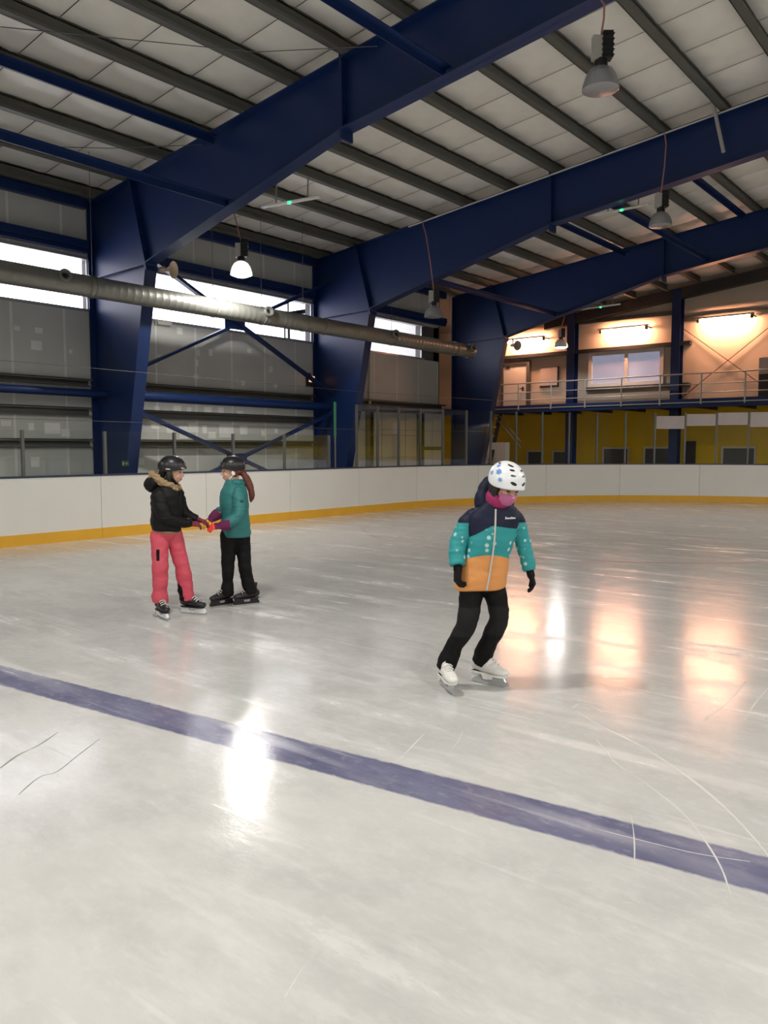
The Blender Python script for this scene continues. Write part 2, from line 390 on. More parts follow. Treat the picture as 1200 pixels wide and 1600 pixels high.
# ------------------------------------------------------------------ portal frames (blue welded steel)
FW = 0.24          # flange width
def frame_geo():
    org = Vector((0, 0, 0)); root = thing('portal_frame', (0, 0, 0), 'blue frame', 'steel frame')
    for sd in (1, -1):
        fx = (lambda x: x) if sd == 1 else (lambda x: 2 * RIDGE - x)
        zt = lambda x: 6.07 + 0.113 * (x + 13.95)
        out0, knee, foot = -13.95, (-12.15, 4.72), (-13.12, 0.0)
        spl = -7.6; zb = lambda x: 5.84 + 0.128 * (x - spl)
        jx = -12.62      # joint line top
        def plate(pts, name, y=0.007): return MB().slab([(fx(a), b) for a, b in pts], -y, y).build(name, 'blue_steel', root)
        def strip(p, q, name, t=0.018, w=FW):
            (a, b), (c, d) = p, q; n = Vector((-(d - b), c - a)).normalized() * t
            return MB().slab([(fx(x), z) for x, z in ((a, b), (c, d), (c + n.x, d + n.y), (a + n.x, b + n.y))], -w / 2, w / 2).build(name, 'blue_steel', root)
        plate([(out0, 0), foot, knee, (jx, zt(jx)), (out0, zt(out0))], 'column_web')
        strip((out0, 0), (out0, zt(out0)), 'outer_flange'); strip(knee, foot, 'inner_flange')
        MB().box(fx(-14.0) if sd == 1 else fx(-12.95), fx(-12.95) if sd == 1 else fx(-14.0), -0.17, 0.17, 0.0, 0.03).build('base_plate', 'blue_steel', root)
        plate([knee, (spl, zb(spl)), (RIDGE, zb(RIDGE)), (RIDGE, zt(RIDGE)), (jx, zt(jx))], 'rafter_web')
        strip((RIDGE, zt(RIDGE)), (out0, zt(out0)), 'top_flange'); strip(knee, (spl, zb(spl)), 'haunch_flange'); strip((spl, zb(spl)), (RIDGE, zb(RIDGE)), 'bottom_flange')
        # bolted end plates of the knee joint, and the stiffeners
        for dx in (-0.014, 0.014): strip((jx + dx, zt(jx) + 0.03), (knee[0] + dx, knee[1] - 0.12), 'end_plate', 0.022)
        strip((out0, 4.66), (knee[0] - 0.03, 4.70), 'stiffener', 0.016, 0.20)
        for dx in (-0.013, 0.013): strip((spl + dx, zt(spl) + 0.09), (spl + 0.02 + dx, zb(spl) - 0.13), 'splice_plate', 0.02, 0.22)
        for z in (4.95, 5.25, 5.6, 5.9):
            for y in (-0.07, 0.07):
                xx = jx + (knee[0] - jx) * (zt(jx) - z) / (zt(jx) - knee[1])
                MB().tube([(fx(xx - 0.05), y, z), (fx(xx + 0.05), y, z)], 0.016, 6).build('bolt', 'blue_steel', root)
    return root
fr0 = frame_geo()
FL = ['blue steel portal frame carrying the beige horn speaker and a green exit sign', 'blue steel portal frame with a white cable along its rafter top',
      'blue steel portal frame standing closest to the stairs and yellow wall', 'blue steel portal frame standing over the blue painted line']
for i, y in enumerate((FR[1], FR[2], FR[3], FR[0])):
    o = fr0 if i == 0 else copy_tree(fr0)
    o.location = (0, y, 0); tag(o, FL[i], 'steel frame', 'blue portal frames')

# ------------------------------------------------------------------ left wall
wl = struct(MB().box(-14.3, -14.12, -7, 19.9, -0.2, 4.08).box(-14.3, -14.12, -7, 19.9, 5.07, 6.5).box(-14.3, -14.12, 18.95, 19.9, 4.08, 5.07)
            .box(-14.3, -14.12, -7, 2.3, 4.08, 5.07).box(-14.3, -14.12, 8.4, 8.68, 4.08, 5.07).box(-14.3, -14.12, 14.4, 14.72, 4.08, 5.07).build('wall_left', 'wall_core'))
def panel(y0, y1, z0, z1, m='wall_sheet', x=XW, t=0.11): return MB().box(x - t, x, y0 + 0.006, y1 - 0.006, z0, z1).build('wall_panel', m, wl, bevel=0.006)
y = 3.9
while y < 19.6:
    y1 = min(y + 0.985, 19.85)
    if y < 16.35: panel(y, y1, 0.0, 4.08)
    else: panel(y, y1, 2.6, 4.08)
    panel(y, y1, 5.07, 6.28)
    for z0, z1 in ((0.0 if y1 < 16.3 else 2.6, 4.06), (5.09, 6.28)): MB().box(XW - 0.02, XW + 0.003, y1 - 0.022, y1 + 0.022, z0, z1).build('joint_strip', 'joint_light', wl)
    y = y1
# tape and filler patches
rp = random.Random(3)
def patch(y, z, w, h): MB().box(XW, XW + 0.004, y - w / 2, y + w / 2, z - h / 2, z + h / 2).build('patch', 'patch_white', wl)
for (y, z, w, h) in ((7.3, 3.35, .2, .16), (7.35, 3.62, .14, .1), (6.95, 3.62, .1, .08), (7.95, 3.3, .07, .07), (7.55, 1.88, .3, .2), (7.15, 1.9, .1, .13), (6.7, 1.95, .18, .1), (7.8, 1.8, .16, .14),
                     (7.2, 1.27, .16, .18), (9.9, 3.35, .1, .13), (10.85, 3.55, .13, .13), (11.2, 3.58, .1, .14), (10.83, 3.32, .06, .14), (10.8, 3.03, .12, .1), (12.1, 2.98, .12, .12), (12.95, 3.35, .12, .14), (13.1, 2.98, .1, .1),
                     (12.3, 3.72, .12, .1), (10.4, 3.95, .14, .14), (9.75, 1.98, .2, .14), (10.1, 1.93, .16, .2), (10.45, 1.85, .22, .26), (10.7, 1.95, .26, .2), (11.0, 1.92, .12, .18), (11.2, 1.8, .2, .14), (11.6, 1.9, .4, .3), (12.1, 1.92, .22, .2), (12.7, 1.86, .14, .14), (13.1, 1.92, .1, .1),
                     (9.8, 2.3, .12, .14), (10.3, 2.34, .2, .12), (10.6, 2.28, .12, .2), (11.1, 2.32, .2, .16), (11.45, 2.34, .16, .14), (12.0, 2.3, .18, .1), (9.4, 1.25, .14, .14)):
    patch(y, z, w, h)
# windows: one long daylight strip per bay
def window(n, y0, y1, mull, label):
    o = struct(MB().box(-14.14, -13.97, y0, y1, 4.07, 4.12).box(-14.14, -13.97, y0, y1, 5.03, 5.08).box(-14.08, -14.05, y0, y0 + 0.05, 4.12, 5.03).box(-14.08, -14.05, y1 - 0.05, y1, 4.12, 5.03).build('window_%d' % n, 'grey_alu'))
    o['label'] = label
    e = [y0 + 0.05] + list(mull) + [y1 - 0.05]
    for a, b in zip(e[:-1], e[1:]):
        MB().box(-14.07, -14.06, a, b, 4.12, 5.03).build('pane', 'sky_pane', o)
        if b != e[-1]: MB().box(-14.10, -14.02, b - 0.022, b + 0.022, 4.12, 5.03).build('mullion', 'grey_alu', o)
window(1, 2.3, 8.4, (5.2,), 'bright strip window beside the cable-hung grey duct')
window(2, 8.68, 14.4, (13.55,), 'bright strip window crossed by blue diagonal braces')
window(3, 14.72, 18.95, (), 'short bright strip window by the cream panel doors')
# girts, eave strut, window head and the tubes between the columns
BAY = ((2.6, 8.28), (8.62, 14.28), (14.62, 19.85))
def girt(y0, y1, z, h, d, m, lab, x=XW + 0.005, grp='wall girts'):
    mb = MB().box(x, x + 0.008, y0, y1, z - h / 2, z + h / 2).box(x, x + d, y0, y1, z + h / 2 - 0.012, z + h / 2).box(x, x + d, y0, y1, z - h / 2, z - h / 2 + 0.012).box(x + d - 0.01, x + d, y0, y1, z + h / 2 - 0.04, z + h / 2)
    return tag(mb.build('girt', m), lab, 'girt', grp)
BN = ('beside the horn speaker', 'behind the diagonal braces', 'above the cream doors')
for b, (y0, y1) in enumerate(BAY):
    girt(y0, y1, 2.74, 0.13, 0.17, 'girt_steel', 'grey C-section girt at mid height of the wall ' + BN[b])
    if b < 2:
        girt(y0, y1, 2.2, 0.16, 0.12, 'girt_steel', 'low dark girt just under the blue tube ' + BN[b])
        girt(y0, y1, 1.62, 0.14, 0.16, 'girt_steel', 'lowest grey girt, just over the rink boards ' + BN[b])
    tag(MB().box(-13.97, -13.83, y0, y1, 5.92, 6.10).build('eave_strut', 'blue_steel', bevel=0.01), 'dark blue eave strut under the roof edge ' + ('beside the horn speaker', 'over the crossed braces', 'over the cream panel doors')[b], 'strut', 'eave struts')
    tag(MB().box(-13.97, -13.80, y0, y1, 5.20, 5.34).box(-13.97, -13.84, y0, y1, 5.12, 5.20).build('window_head_beam', 'blue_steel', bevel=0.008), 'blue beam right above the strip window ' + ('beside the horn speaker', 'with the blue diagonal braces', 'over the cream panel doors')[b], 'beam', 'window head beams')
    tag(MB().tube([(-13.55, y0 - .1, 2.52), (-13.55, (y1 + .1 if b < 2 else 21.6), 2.52 if b < 2 else 2.62)], 0.075 if b != 1 else 0.10, 16).build('tube_rail', 'blue_steel', smooth=True),
        'round blue tube between the columns ' + ('beside the exit sign', 'over the lower diagonal braces', 'over the cream panel doors')[b], 'tube', 'blue tubes along the left wall')
# crossed angle braces of the middle bay
for z0, z1, lab in ((2.86, 5.45, 'upper blue cross bracing behind the duct in the bay between two columns'), (0.25, 2.32, 'lower blue cross bracing standing behind the rink boards')):
    r = thing('cross_bracing', (-13.4, 11.4, 0), lab, 'bracing')
    for a, b, x in (((8.58, z0 - .02), (14.32, z1 + .02), -13.42), ((8.58, z1 + .02), (14.32, z0 - .02), -13.36)):
        MB().bar((x, a[0], a[1]), (x, b[0], b[1]), 0.06, 0.12, (1, 0, 0)).build('diagonal', 'blue_steel', r)
    zc = (z0 + z1) / 2
    MB().box(-13.40, -13.38, 11.1, 11.65, zc - 0.12, zc + 0.12).build('gusset_plate', 'blue_steel', r, bevel=0.004)
# roof ties between the frames
def tie(x, z, y0, y1, lab, r=0.05):
    mb = MB().bar((x, y0, z), (x, y1, z), 0.10, 0.012).bar((x - 0.045, y0, z - 0.05), (x - 0.045, y1, z - 0.05), 0.012, 0.10)
    tag(mb.build('roof_tie', 'blue_steel'), lab, 'roof tie', 'blue roof ties')
tie(-10.2, 6.36, 2.6, 8.33, 'blue angle tie under a purlin at rafter top level')
tie(-9.95, 5.36, 2.6, 8.4, 'blue angle tie fixed to the haunch just over the duct hangers')
tie(-5.85, 6.16, 2.6, 8.4, 'blue angle tie meeting the rafter beyond the bolted splice')
tie(-10.5, 5.24, 14.5, 20.4, 'thin blue tie at haunch level above the duct end')
tie(-8.5, 6.55, 14.5, 20.3, 'blue tie at purlin level between the two far frames')
tie(-6.45, 6.13, 14.5, 20.4, 'blue tie behind the unlit lamp, warm light along its edge')
tie(-5.65, 6.98, 14.5, 20.3, 'blue tie high under the roof beside the hanging white tube')
# ------------------------------------------------------------------ remaining shell
we = struct(MB().box(-20.5, 16.5, YE, YE + 0.3, 2.9, 8.6).build('wall_end', 'cream_wall'))
struct(MB().box(-20.5, 16.5, 27.4, 27.7, -0.2, 2.9).build('wall_end_lower', 'yellow_wall'))
struct(MB().box(-20.5, -20.2, 19.6, 27.4, -0.2, 6.2).build('wall_annex', 'wall_sheet'))
struct(MB().box(-20.5, -14.12, 19.6, 19.85, -0.2, 6.2).build('wall_annex_return', 'wall_sheet'))
struct(MB().box(-20.5, -13.9, 19.6, 27, 6.05, 6.2).build('ceiling_annex', 'roof_sheet'))
struct(MB().box(16.2, 16.5, -7, 27.4, -0.2, 6.5).build('wall_right', 'wall_sheet'))
struct(MB().box(-14.3, 16.5, -7.2, -7, -0.2, 8.6).build('wall_back', 'wall_sheet'))

# ------------------------------------------------------------------ rink boards
rb = thing('rink_boards', (BX, 8, 0), 'white rink boards with yellow kick plate curving around the ice', 'rink boards')
def run(s0, s1, off0, off1, z0, z1, name, m, bevel=0.0):
    n = 1 if s1 <= BCY or s0 > BCY + BR * PI / 2 else 7
    vs = []
    for i in range(n + 1):
        s = s0 + (s1 - s0) * i / n
        a = board_pt(s, off0)[0]; b = board_pt(s, off1)[0]
        vs += [(a.x, a.y, z0), (b.x, b.y, z0), (b.x, b.y, z1), (a.x, a.y, z1)]
    fs = [(0, 1, 2, 3), (4 * n, 4 * n + 3, 4 * n + 2, 4 * n + 1)]
    for i in range(n):
        k = 4 * i; fs += [(k, k + 4, k + 5, k + 1), (k + 1, k + 5, k + 6, k + 2), (k + 2, k + 6, k + 7, k + 3), (k + 3, k + 7, k + 4, k)]
    return MB().add(vs, fs).build(name, m, rb, smooth=40)
s = -1.4; SEG = 2.2; s_end = BCY + BR * PI / 2 + 9
while s < s_end:
    run(s + 0.004, s + SEG - 0.004, 0.0, 0.05, 0.17, BH - 0.03, 'board_panel', 'board_white')
    run(s + 0.002, s + SEG - 0.002, -0.014, 0.05, -0.005, 0.175, 'kick_plate', 'yellow_kick')
    run(s + 0.002, s + SEG - 0.002, -0.006, 0.13, BH - 0.03, BH, 'cap_rail', 'cap_blue')
    s += SEG
for k in range(24):
    p, n = board_pt(-1 + k * 1.6, 0.09)
    MB().box(p.x - 0.03, p.x + 0.03, p.y - 0.03, p.y + 0.03, -0.01, BH - 0.03).build('board_post', 'zinc', rb)
# low glass on the long side, tall glass around the corner
def glazing(name, ss, z1, lab, pane=True):
    p0, _ = board_pt((ss[0] + ss[-1]) / 2, 0.07)
    r = thing(name, (p0.x, p0.y, BH), lab, 'glass barrier')
    for i, s in enumerate(ss):
        p, n = board_pt(s, 0.06); t = Vector((-n.y, n.x, 0))
        MB().bar((p.x, p.y, BH), (p.x, p.y, z1), 0.045, 0.05, n).build('post', 'post_grey', r)
        if pane and i < len(ss) - 1:
            q, _ = board_pt(ss[i + 1], 0.06); d = (q - p).normalized() * 0.03; nn = Vector((d.y, -d.x, 0)).normalized() * 0.004
            a = p + d; b = q - d
            MB().add([(*(a - nn).xy, BH + .005), (*(b - nn).xy, BH + .005), (*(b + nn).xy, BH + .005), (*(a + nn).xy, BH + .005), (*(a - nn).xy, z1), (*(b - nn).xy, z1), (*(b + nn).xy, z1), (*(a + nn).xy, z1)],
                     [(0, 3, 2, 1), (4, 5, 6, 7), (0, 1, 5, 4), (1, 2, 6, 5), (2, 3, 7, 6), (3, 0, 4, 7)]).build('pane', 'barrier_glass', r)
    return r
glazing('glass_barrier', [4.7, 6.11, 7.53, 8.94, 10.32, 11.7, 13.06], 1.80, 'low glass screen on grey posts along the straight boards')
TALL = [14.0, 14.76] + [15.57 + 0.82 * k for k in range(15)]
glazing('glass_barrier', TALL, 2.52, 'tall glass screen on grey posts around the curved boards')
p, n = board_pt(13.33, 0.12)
tag(MB().tube([(p.x, p.y, 1.78), (p.x, p.y, 2.55)], 0.032, 12).build('net_post', 'green_paint', smooth=True), 'slim post with green upper half between low and tall glass', 'post')
MB().tube([(p.x, p.y, BH), (p.x, p.y, 1.80)], 0.022, 12).build('lower_pole', 'post_grey', COL.objects['net_post'], smooth=True)
# pale rectangles modelled in place of reflections at the top of four panes
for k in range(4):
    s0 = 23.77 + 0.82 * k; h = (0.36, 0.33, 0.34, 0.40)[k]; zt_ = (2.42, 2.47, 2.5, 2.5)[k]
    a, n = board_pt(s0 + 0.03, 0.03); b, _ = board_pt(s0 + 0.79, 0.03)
    o = MB().bar((a.x, a.y, zt_ - h / 2), (b.x, b.y, zt_ - h / 2), 0.006, h).build('pane_reflection', 'pale_notice_reflection')
    tag(o, 'pale painted reflection across the top of a tall glass pane', 'sheet', 'painted reflections on the tall glass')
# ------------------------------------------------------------------ spiral duct hung along the left wall
DX, DZ, DR = -12.03, 4.12, 0.172
du = thing('ventilation_duct', (DX, 11, DZ), 'long galvanised spiral duct with jet nozzles hung along the left wall', 'duct')
prof = []; yy = -2.0; pts = []; rs = []
while yy < 18.3:
    pts += [(DX, yy, DZ), (DX, yy + 0.124, DZ), (DX, yy + 0.128, DZ), (DX, yy + 0.136, DZ)]; rs += [DR, DR, DR + 0.0009, DR + 0.0009]; yy += 0.14
MB().tube(pts, rs, 28).build('pipe', 'duct_zinc', du, smooth=40)
MB().lathe([(0.0, 0), (DR + 0.012, 0), (DR + 0.012, 0.16), (DR - 0.02, 0.175), (0.0, 0.175)], (DX, 18.28, DZ), 28, (0, 1, 0)).build('end_cap', 'duct_zinc', du, smooth=40)
for y in (7.45, 12.9, 17.9):
    MB().lathe([(DR + 0.0, 0), (DR + 0.012, 0), (DR + 0.012, 0.07), (DR, 0.07)], (DX, y - 0.3, DZ), 28, (0, 1, 0)).build('coupling', 'duct_zinc', du, smooth=40)
for k, y in enumerate((6.72, 10.95, 14.95, 18.25)):
    c = Vector((DX + DR * 0.9, y - 0.05, DZ + 0.05))
    n = MB().lathe([(0.0, -0.03), (0.075, -0.03), (0.10, 0.04), (0.10, 0.10), (0.09, 0.115), (0.06, 0.11), (0.036, 0.04), (0.0, 0.04)], c, 18, (1, -0.25, 0.15)).build('nozzle', 'duct_zinc', du, smooth=40)
    MB().lathe([(0.0, 0.0), (0.036, 0.0), (0.036, 0.006), (0, 0.006)], c + Vector((0.055, -0.013, 0.008)), 14, (1, -0.25, 0.15)).build('nozzle_throat', 'black_plastic', n)
for y in (4.6, 7.25, 9.7, 10.9, 12.05, 15.0, 17.4):
    MB().tube([(DX, y, DZ + DR - 0.01), (DX, y, 6.25)], 0.004, 6).build('hanger_wire', 'thin_wire', du)
    MB().lathe([(DR + 0.005, 0), (DR + 0.009, 0), (DR + 0.009, 0.03), (DR + 0.005, 0.03)], (DX, y - 0.015, DZ), 24, (0, 1, 0)).build('hanger_band', 'zinc', du)

# ------------------------------------------------------------------ high-bay lamps
def lamp(loc, cable_top, lit, lab, power=None, big=1.0, visible=True, glow=True):
    x, y, z = loc; r = thing('high_bay_lamp', (x, y, z), lab, 'lamp', 'high-bay lamps')
    k = big
    MB().lathe([(0.192 * k, 0.0), (0.198 * k, 0.004), (0.19 * k, 0.06 * k), (0.165 * k, 0.14 * k), (0.125 * k, 0.205 * k), (0.07 * k, 0.24 * k), (0.055 * k, 0.245 * k),
                (0.05 * k, 0.235 * k), (0.12 * k, 0.195 * k), (0.158 * k, 0.135 * k), (0.184 * k, 0.05 * k), (0.19 * k, 0.004)], (x, y, z), 32).build('dome', 'glow_dome' if lit and glow else 'prism_acrylic', r, smooth=60)
    if visible:
        MB().lathe([(0.0, -0.045 if lit else 0.004), (0.10 * k, -0.032 if lit else 0.004), (0.186 * k, 0.006), (0.186 * k, 0.016), (0.10 * k, 0.022), (0.0, 0.028)], (x, y, z), 28).build('lens', 'glow_white' if lit else 'lens_dull', r, smooth=60)
        MB().tube([(x - 0.18 * k, y, z + 0.008), (x + 0.18 * k, y, z + 0.008)], 0.006, 6).tube([(x, y - 0.18 * k, z + 0.008), (x, y + 0.18 * k, z + 0.008)], 0.006, 6).build('guard_bar', 'zinc', r)
    MB().lathe([(0.0, 0.225), (0.062, 0.225), (0.07, 0.25), (0.07, 0.30), (0.055, 0.325), (0, 0.325)], (x, y, z), 20).build('neck', 'black_plastic', r, smooth=50)
    hx = Vector((math.cos(YAW), math.sin(YAW), 0))
    a = Vector((x, y, z)) - hx * 0.045; b = Vector((x, y, z)) + hx * 0.06
    MB().bar(a + Vector((0, 0, 0.31)), a + Vector((0, 0, 0.56)), 0.11, 0.09, (math.sin(YAW), -math.cos(YAW), 0)).build('gear_box', 'grey_plastic', r, bevel=0.008)
    bb = MB().bar(b + Vector((0, 0, 0.32)), b + Vector((0, 0, 0.60)), 0.11, 0.12, (math.sin(YAW), -math.cos(YAW), 0)).build('heat_sink', 'black_plastic', r, bevel=0.006)
    for q in range(5):
        MB().bar(b + Vector((0, 0, 0.34 + q * 0.055)), b + Vector((0, 0, 0.35 + q * 0.055)), 0.13, 0.14, (math.sin(YAW), -math.cos(YAW), 0)).build('fin', 'black_plastic', bb)
    top = Vector((x, y, z + 0.6))
    MB().tube([Vector((x, y, z + 0.55)), top, top + (Vector(cable_top) - top) * 0.4 + Vector((0.03, 0, 0)), top + (Vector(cable_top) - top) * 0.8 + Vector((0.04, 0, 0)), Vector(cable_top)], 0.011, 8).build('cable', 'pink_cable', r, smooth=True)
    if lit:
        ld = bpy.data.lights.new('bulb', 'SPOT'); ld.energy = power or LAMP_POWER; ld.color = (1.0, 0.965, 0.905)
        ld.spot_size = math.radians(168); ld.spot_blend = 0.2; ld.shadow_soft_size = 0.10
        lo = bpy.data.objects.new('bulb', ld); COL.objects.link(lo); lo.parent = r; lo.location = (0, 0, -0.07)
    return r
lamp((-3.88, 8.45, 5.38), (-3.9, 8.45, 6.33), False, 'unlit high-bay lamp on a pink cable under the rafter with the bolted splice')
lamp((-11.25, 9.72, 4.61), (-11.71, 9.72, 6.34), True, 'lit high-bay lamp hanging above the duct by the crossed braces', 360)
lamp((-10.2, 14.15, 4.31), (-10.6, 14.28, 6.4), False, 'unlit high-bay lamp above the duct on a curved cable')
lamp((-5.33, 14.15, 5.38), (-5.35, 14.28, 7.0), False, 'unlit clear-domed lamp in front of the roof tie with warm light')
lamp((-11.95, 23.5, 4.70), (-11.71, 23.5, 6.34), True, 'lit high-bay lamp in front of the cream wall above the railing', 170, 1.1, True, False)
# unseen lamps over the near ice, plus far ones added to brighten that end
for i, (x, y) in enumerate(((-4.0, 2.45), (2.2, 2.45), (8.5, 2.45), (-10.2, -3.5), (-4.0, -3.5), (2.2, -3.5), (8.5, -3.5), (2.2, 8.45), (8.5, 8.45), (2.2, 14.45), (2.2, 20.45))):
    lamp((x, y, 5.38), (x, y, 6.4), True, 'unseen lit high-bay lamp over the ice behind the blue painted line' if y < 4 else 'added unseen high-bay lamp brightening the far half of the ice')

# battens with a green pilot light under the rafters, and other small fittings on the frames
def batten(x0, x1, y, z0, z1, lab):
    r = thing('light_batten', ((x0 + x1) / 2, y, z0), lab, 'light batten', 'light battens')
    MB().bar((x0, y, z0), (x1, y, z1), 0.06, 0.035).build('tube_housing', 'white_paint', r, bevel=0.008)
    xm = (x0 + x1) / 2 + 0.02; zm = (z0 + z1) / 2
    MB().lathe([(0, 0), (0.028, 0.0), (0.028, 0.03), (0, 0.035)], (xm, y - 0.04, zm - 0.035), 12).build('pilot_light', 'glow_green', r)
    for t in (0.25, 0.8):
        xx = x0 + (x1 - x0) * t; zz = z0 + (z1 - z0) * t
        MB().bar((xx, y, zz), (xx + 0.03, y - 0.02, zz + 0.30), 0.02, 0.008).build('bracket', 'zinc', r)
batten(-9.46, -8.25, 8.62, 5.22, 5.14, 'white batten with green pilot light under the frame with horn speaker')
batten(-6.78, -5.72, 14.62, 5.93, 5.94, 'white batten with green pilot light beside the unlit clear lamp')
batten(-9.88, -8.78, 20.6, 5.29, 5.31, 'white batten with green pilot light above the cream wall lamps')
tag(MB().tube([(-4.52, 14.2, 7.28), (-4.32, 14.2, 6.42)], 0.03, 12).tube([(-4.525, 14.2, 7.3), (-4.52, 14.2, 7.28)], 0.036, 12).build('hanging_tube', 'grey_plastic', smooth=True), 'pale slanting tube hanging in front of the rafter with a white cable', 'tube')
mb = MB().tube([(x, 14.31, 6.07 + 0.113 * (x + 13.95) - 0.035) for x in (-11.0, -9, -7, -5.4, -5.2, -3.0, -1, 0.5)], 0.016, 8)
tag(mb.build('rafter_cable', 'white_cable', smooth=True), 'white cable running along the top of a blue rafter', 'cable')
def horn(p, d, m, lab):
    r = thing('horn_speaker', p, lab, 'speaker', 'horn speakers'); d = Vector(d).normalized(); p = Vector(p)
    MB().lathe([(0.035, -0.12), (0.045, -0.10), (0.045, -0.02), (0.03, 0.0), (0.05, 0.06), (0.085, 0.11), (0.14, 0.15), (0.15, 0.155), (0.135, 0.15), (0.08, 0.105), (0.02, 0.0)], p, 24, d).build('horn', m, r, smooth=50)
    MB().bar(p - d * 0.05 + Vector((0, 0, 0.05)), p - d * 0.05 + Vector((0, 0, 0.2)), 0.05, 0.012).build('bracket', 'dark_steel', r)
horn((-11.96, 8.62, 4.62), (0.96, 0.40, -0.1), 'beige_plastic', 'beige horn speaker at the knee of a blue frame above the duct')
horn((-11.94, 20.55, 4.48), (0.9, -0.3, -0.1), 'grey_plastic', 'grey horn speaker at the frame knee beside the cream wall')
es = thing('exit_sign', (-12.86, 8.31, 1.2), 'small green and white exit sign on the blue column', 'sign')
MB().box(-12.97, -12.77, 8.305, 8.318, 1.19, 1.29).build('plate', 'green_paint', es)
MB().box(-12.95, -12.92, 8.302, 8.306, 1.205, 1.275).box(-12.92, -12.88, 8.302, 8.306, 1.225, 1.245).box(-12.85, -12.79, 8.302, 8.306, 1.23, 1.25).add([(-12.82, 8.302, 1.21), (-12.785, 8.302, 1.24), (-12.82, 8.302, 1.27), (-12.82, 8.306, 1.21), (-12.785, 8.306, 1.24), (-12.82, 8.306, 1.27)], [(0, 1, 2), (3, 5, 4), (0, 3, 4, 1), (1, 4, 5, 2), (2, 5, 3, 0)]).build('pictogram', 'white_paint', es)
fl = thing('wall_light', (-13.8, 14.12, 3.1), 'small amber wall light between window and column', 'wall light')
MB().box(-13.86, -13.76, 14.06, 14.18, 3.12, 3.26).build('shade', 'glow_amber', fl, bevel=0.02); MB().box(-13.98, -13.86, 14.09, 14.15, 3.02, 3.34).build('back_box', 'dark_steel', fl, bevel=0.01)
MB().box(-13.84, -13.78, 14.08, 14.16, 3.0, 3.12).build('holder', 'dark_steel', fl, bevel=0.01)
eb = thing('emergency_light', (-13.95, 9.97, 4.0), 'white bulkhead light under the strip window beside the braced column', 'emergency light')
MB().box(-13.995, -13.95, 9.78, 10.16, 4.0, 4.12).build('base', 'white_paint', eb, bevel=0.01); MB().box(-13.95, -13.89, 9.8, 10.14, 4.01, 4.11).build('diffuser', 'white_paint', eb, bevel=0.025)
for z, lab in ((2.86, 'upper thin net cord stretched along the left wall columns'), (1.98, 'lower thin net cord stretched above the low glass')):
    tag(MB().tube([(-12.35, 2.5, z), (-12.35, 8.4, z - 0.01), (-12.35, 14.4, z - 0.03), (-12.0, 19.5, z)], 0.004, 6).build('net_cord', 'thin_wire'), lab, 'cord', 'net cords')  # cords of the protective net along the left side
tag(MB().tube([(-13.9, 16.4, 2.62), (-13.9, 16.4, 4.06)], 0.045, 14).build('rain_pipe', 'cream_panel', smooth=True), 'thin cream vertical pipe below the short strip window', 'pipe')
# loose wires strung under the roof
for pts_, lab in (([(-12.5, 6.0, 6.1), (-11.3, 7.2, 6.12), (-10.5, 8.3, 6.3)], 'thin wire strung under the roof beside the horn speaker frame'), ([(-9.8, 4.8, 6.5), (-8.1, 7.3, 6.62), (-6.9, 8.3, 6.7)], 'thin wire strung under the roof near the bolted splice')):
    tag(MB().tube(pts_, 0.006, 6).build('roof_wire', 'thin_wire', smooth=True), lab, 'wire', 'roof wires')

# ------------------------------------------------------------------ doors in the left wall
d1 = struct(MB().box(-14.1, -13.96, 16.35, 16.5, 0, 2.6).box(-14.1, -13.96, 18.62, 18.78, 0, 2.6).box(-14.1, -13.96, 16.5, 18.62, 2.5, 2.6).build('door_1', 'post_grey'))
for k in range(4):
    y = 16.5 + k * 0.53
    for j in range(4): MB().box(-14.06, -14.0 + 0.01 * (k % 2), y + 0.005, y + 0.525, 0.02 + j * 0.62, 0.02 + j * 0.62 + 0.612).build('door_panel', 'cream_panel', d1, bevel=0.006)
d2 = struct(MB().box(-14.1, -13.94, 18.86, 18.92, 0, 2.6).box(-14.1, -13.94, 19.84, 19.9, 0, 2.6).box(-14.1, -13.94, 18.92, 19.84, 2.54, 2.6).box(-14.1, -13.94, 18.92, 19.84, 1.46, 1.56).build('door_2', 'dark_steel'))
for y0, y1 in ((18.92, 19.37), (19.39, 19.84)):
    for z0, z1 in ((0.02, 1.46), (1.56, 2.54)): MB().box(-14.05, -13.98, y0, y1, z0, z1).build('door_panel', 'white_paint', d2, bevel=0.006)

# ------------------------------------------------------------------ end wall: posts, trims, quartz lamps, gallery
def wpost(x, lab):
    r = thing('wind_post', (x, 26.3, 0), lab, 'steel post', 'wind posts'); zt = ztop(x) - 0.02
    MB().box(x - 0.007, x + 0.007, 26.15, 26.45, 0, zt).build('web', 'blue_steel', r)
    for y in (26.13, 26.45): MB().box(x - 0.14, x + 0.14, y, y + 0.018, 0, zt).build('flange', 'blue_steel', r)
    MB().box(x - 0.2, x + 0.2, 26.08, 26.49, 0, 0.025).build('base_plate', 'blue_steel', r)
wpost(-12.92, 'blue wind post between the gallery door and the gallery window')
wpost(-9.25, 'blue wind post right beside the gallery window')
wpost(-5.5, 'blue wind post beyond the thin crossed rods')
tag(MB().slab([(-14.0, 5.75), (RIDGE, 5.75 + 0.113 * 15), (RIDGE, 6.09 + 0.113 * 15), (-14.0, 6.09)], 26.2, 26.46).build('end_rafter', 'dark_steel'), 'dark rafter beam along the top of the end wall', 'beam')
struct(MB().box(-12.75, -9.42, 26.38, 26.5, 5.84, 5.96).build('trim_1', 'girt_steel')); struct(MB().box(-9.08, 2.0, 26.36, 26.5, 5.58, 5.72).build('trim_2', 'girt_steel'))
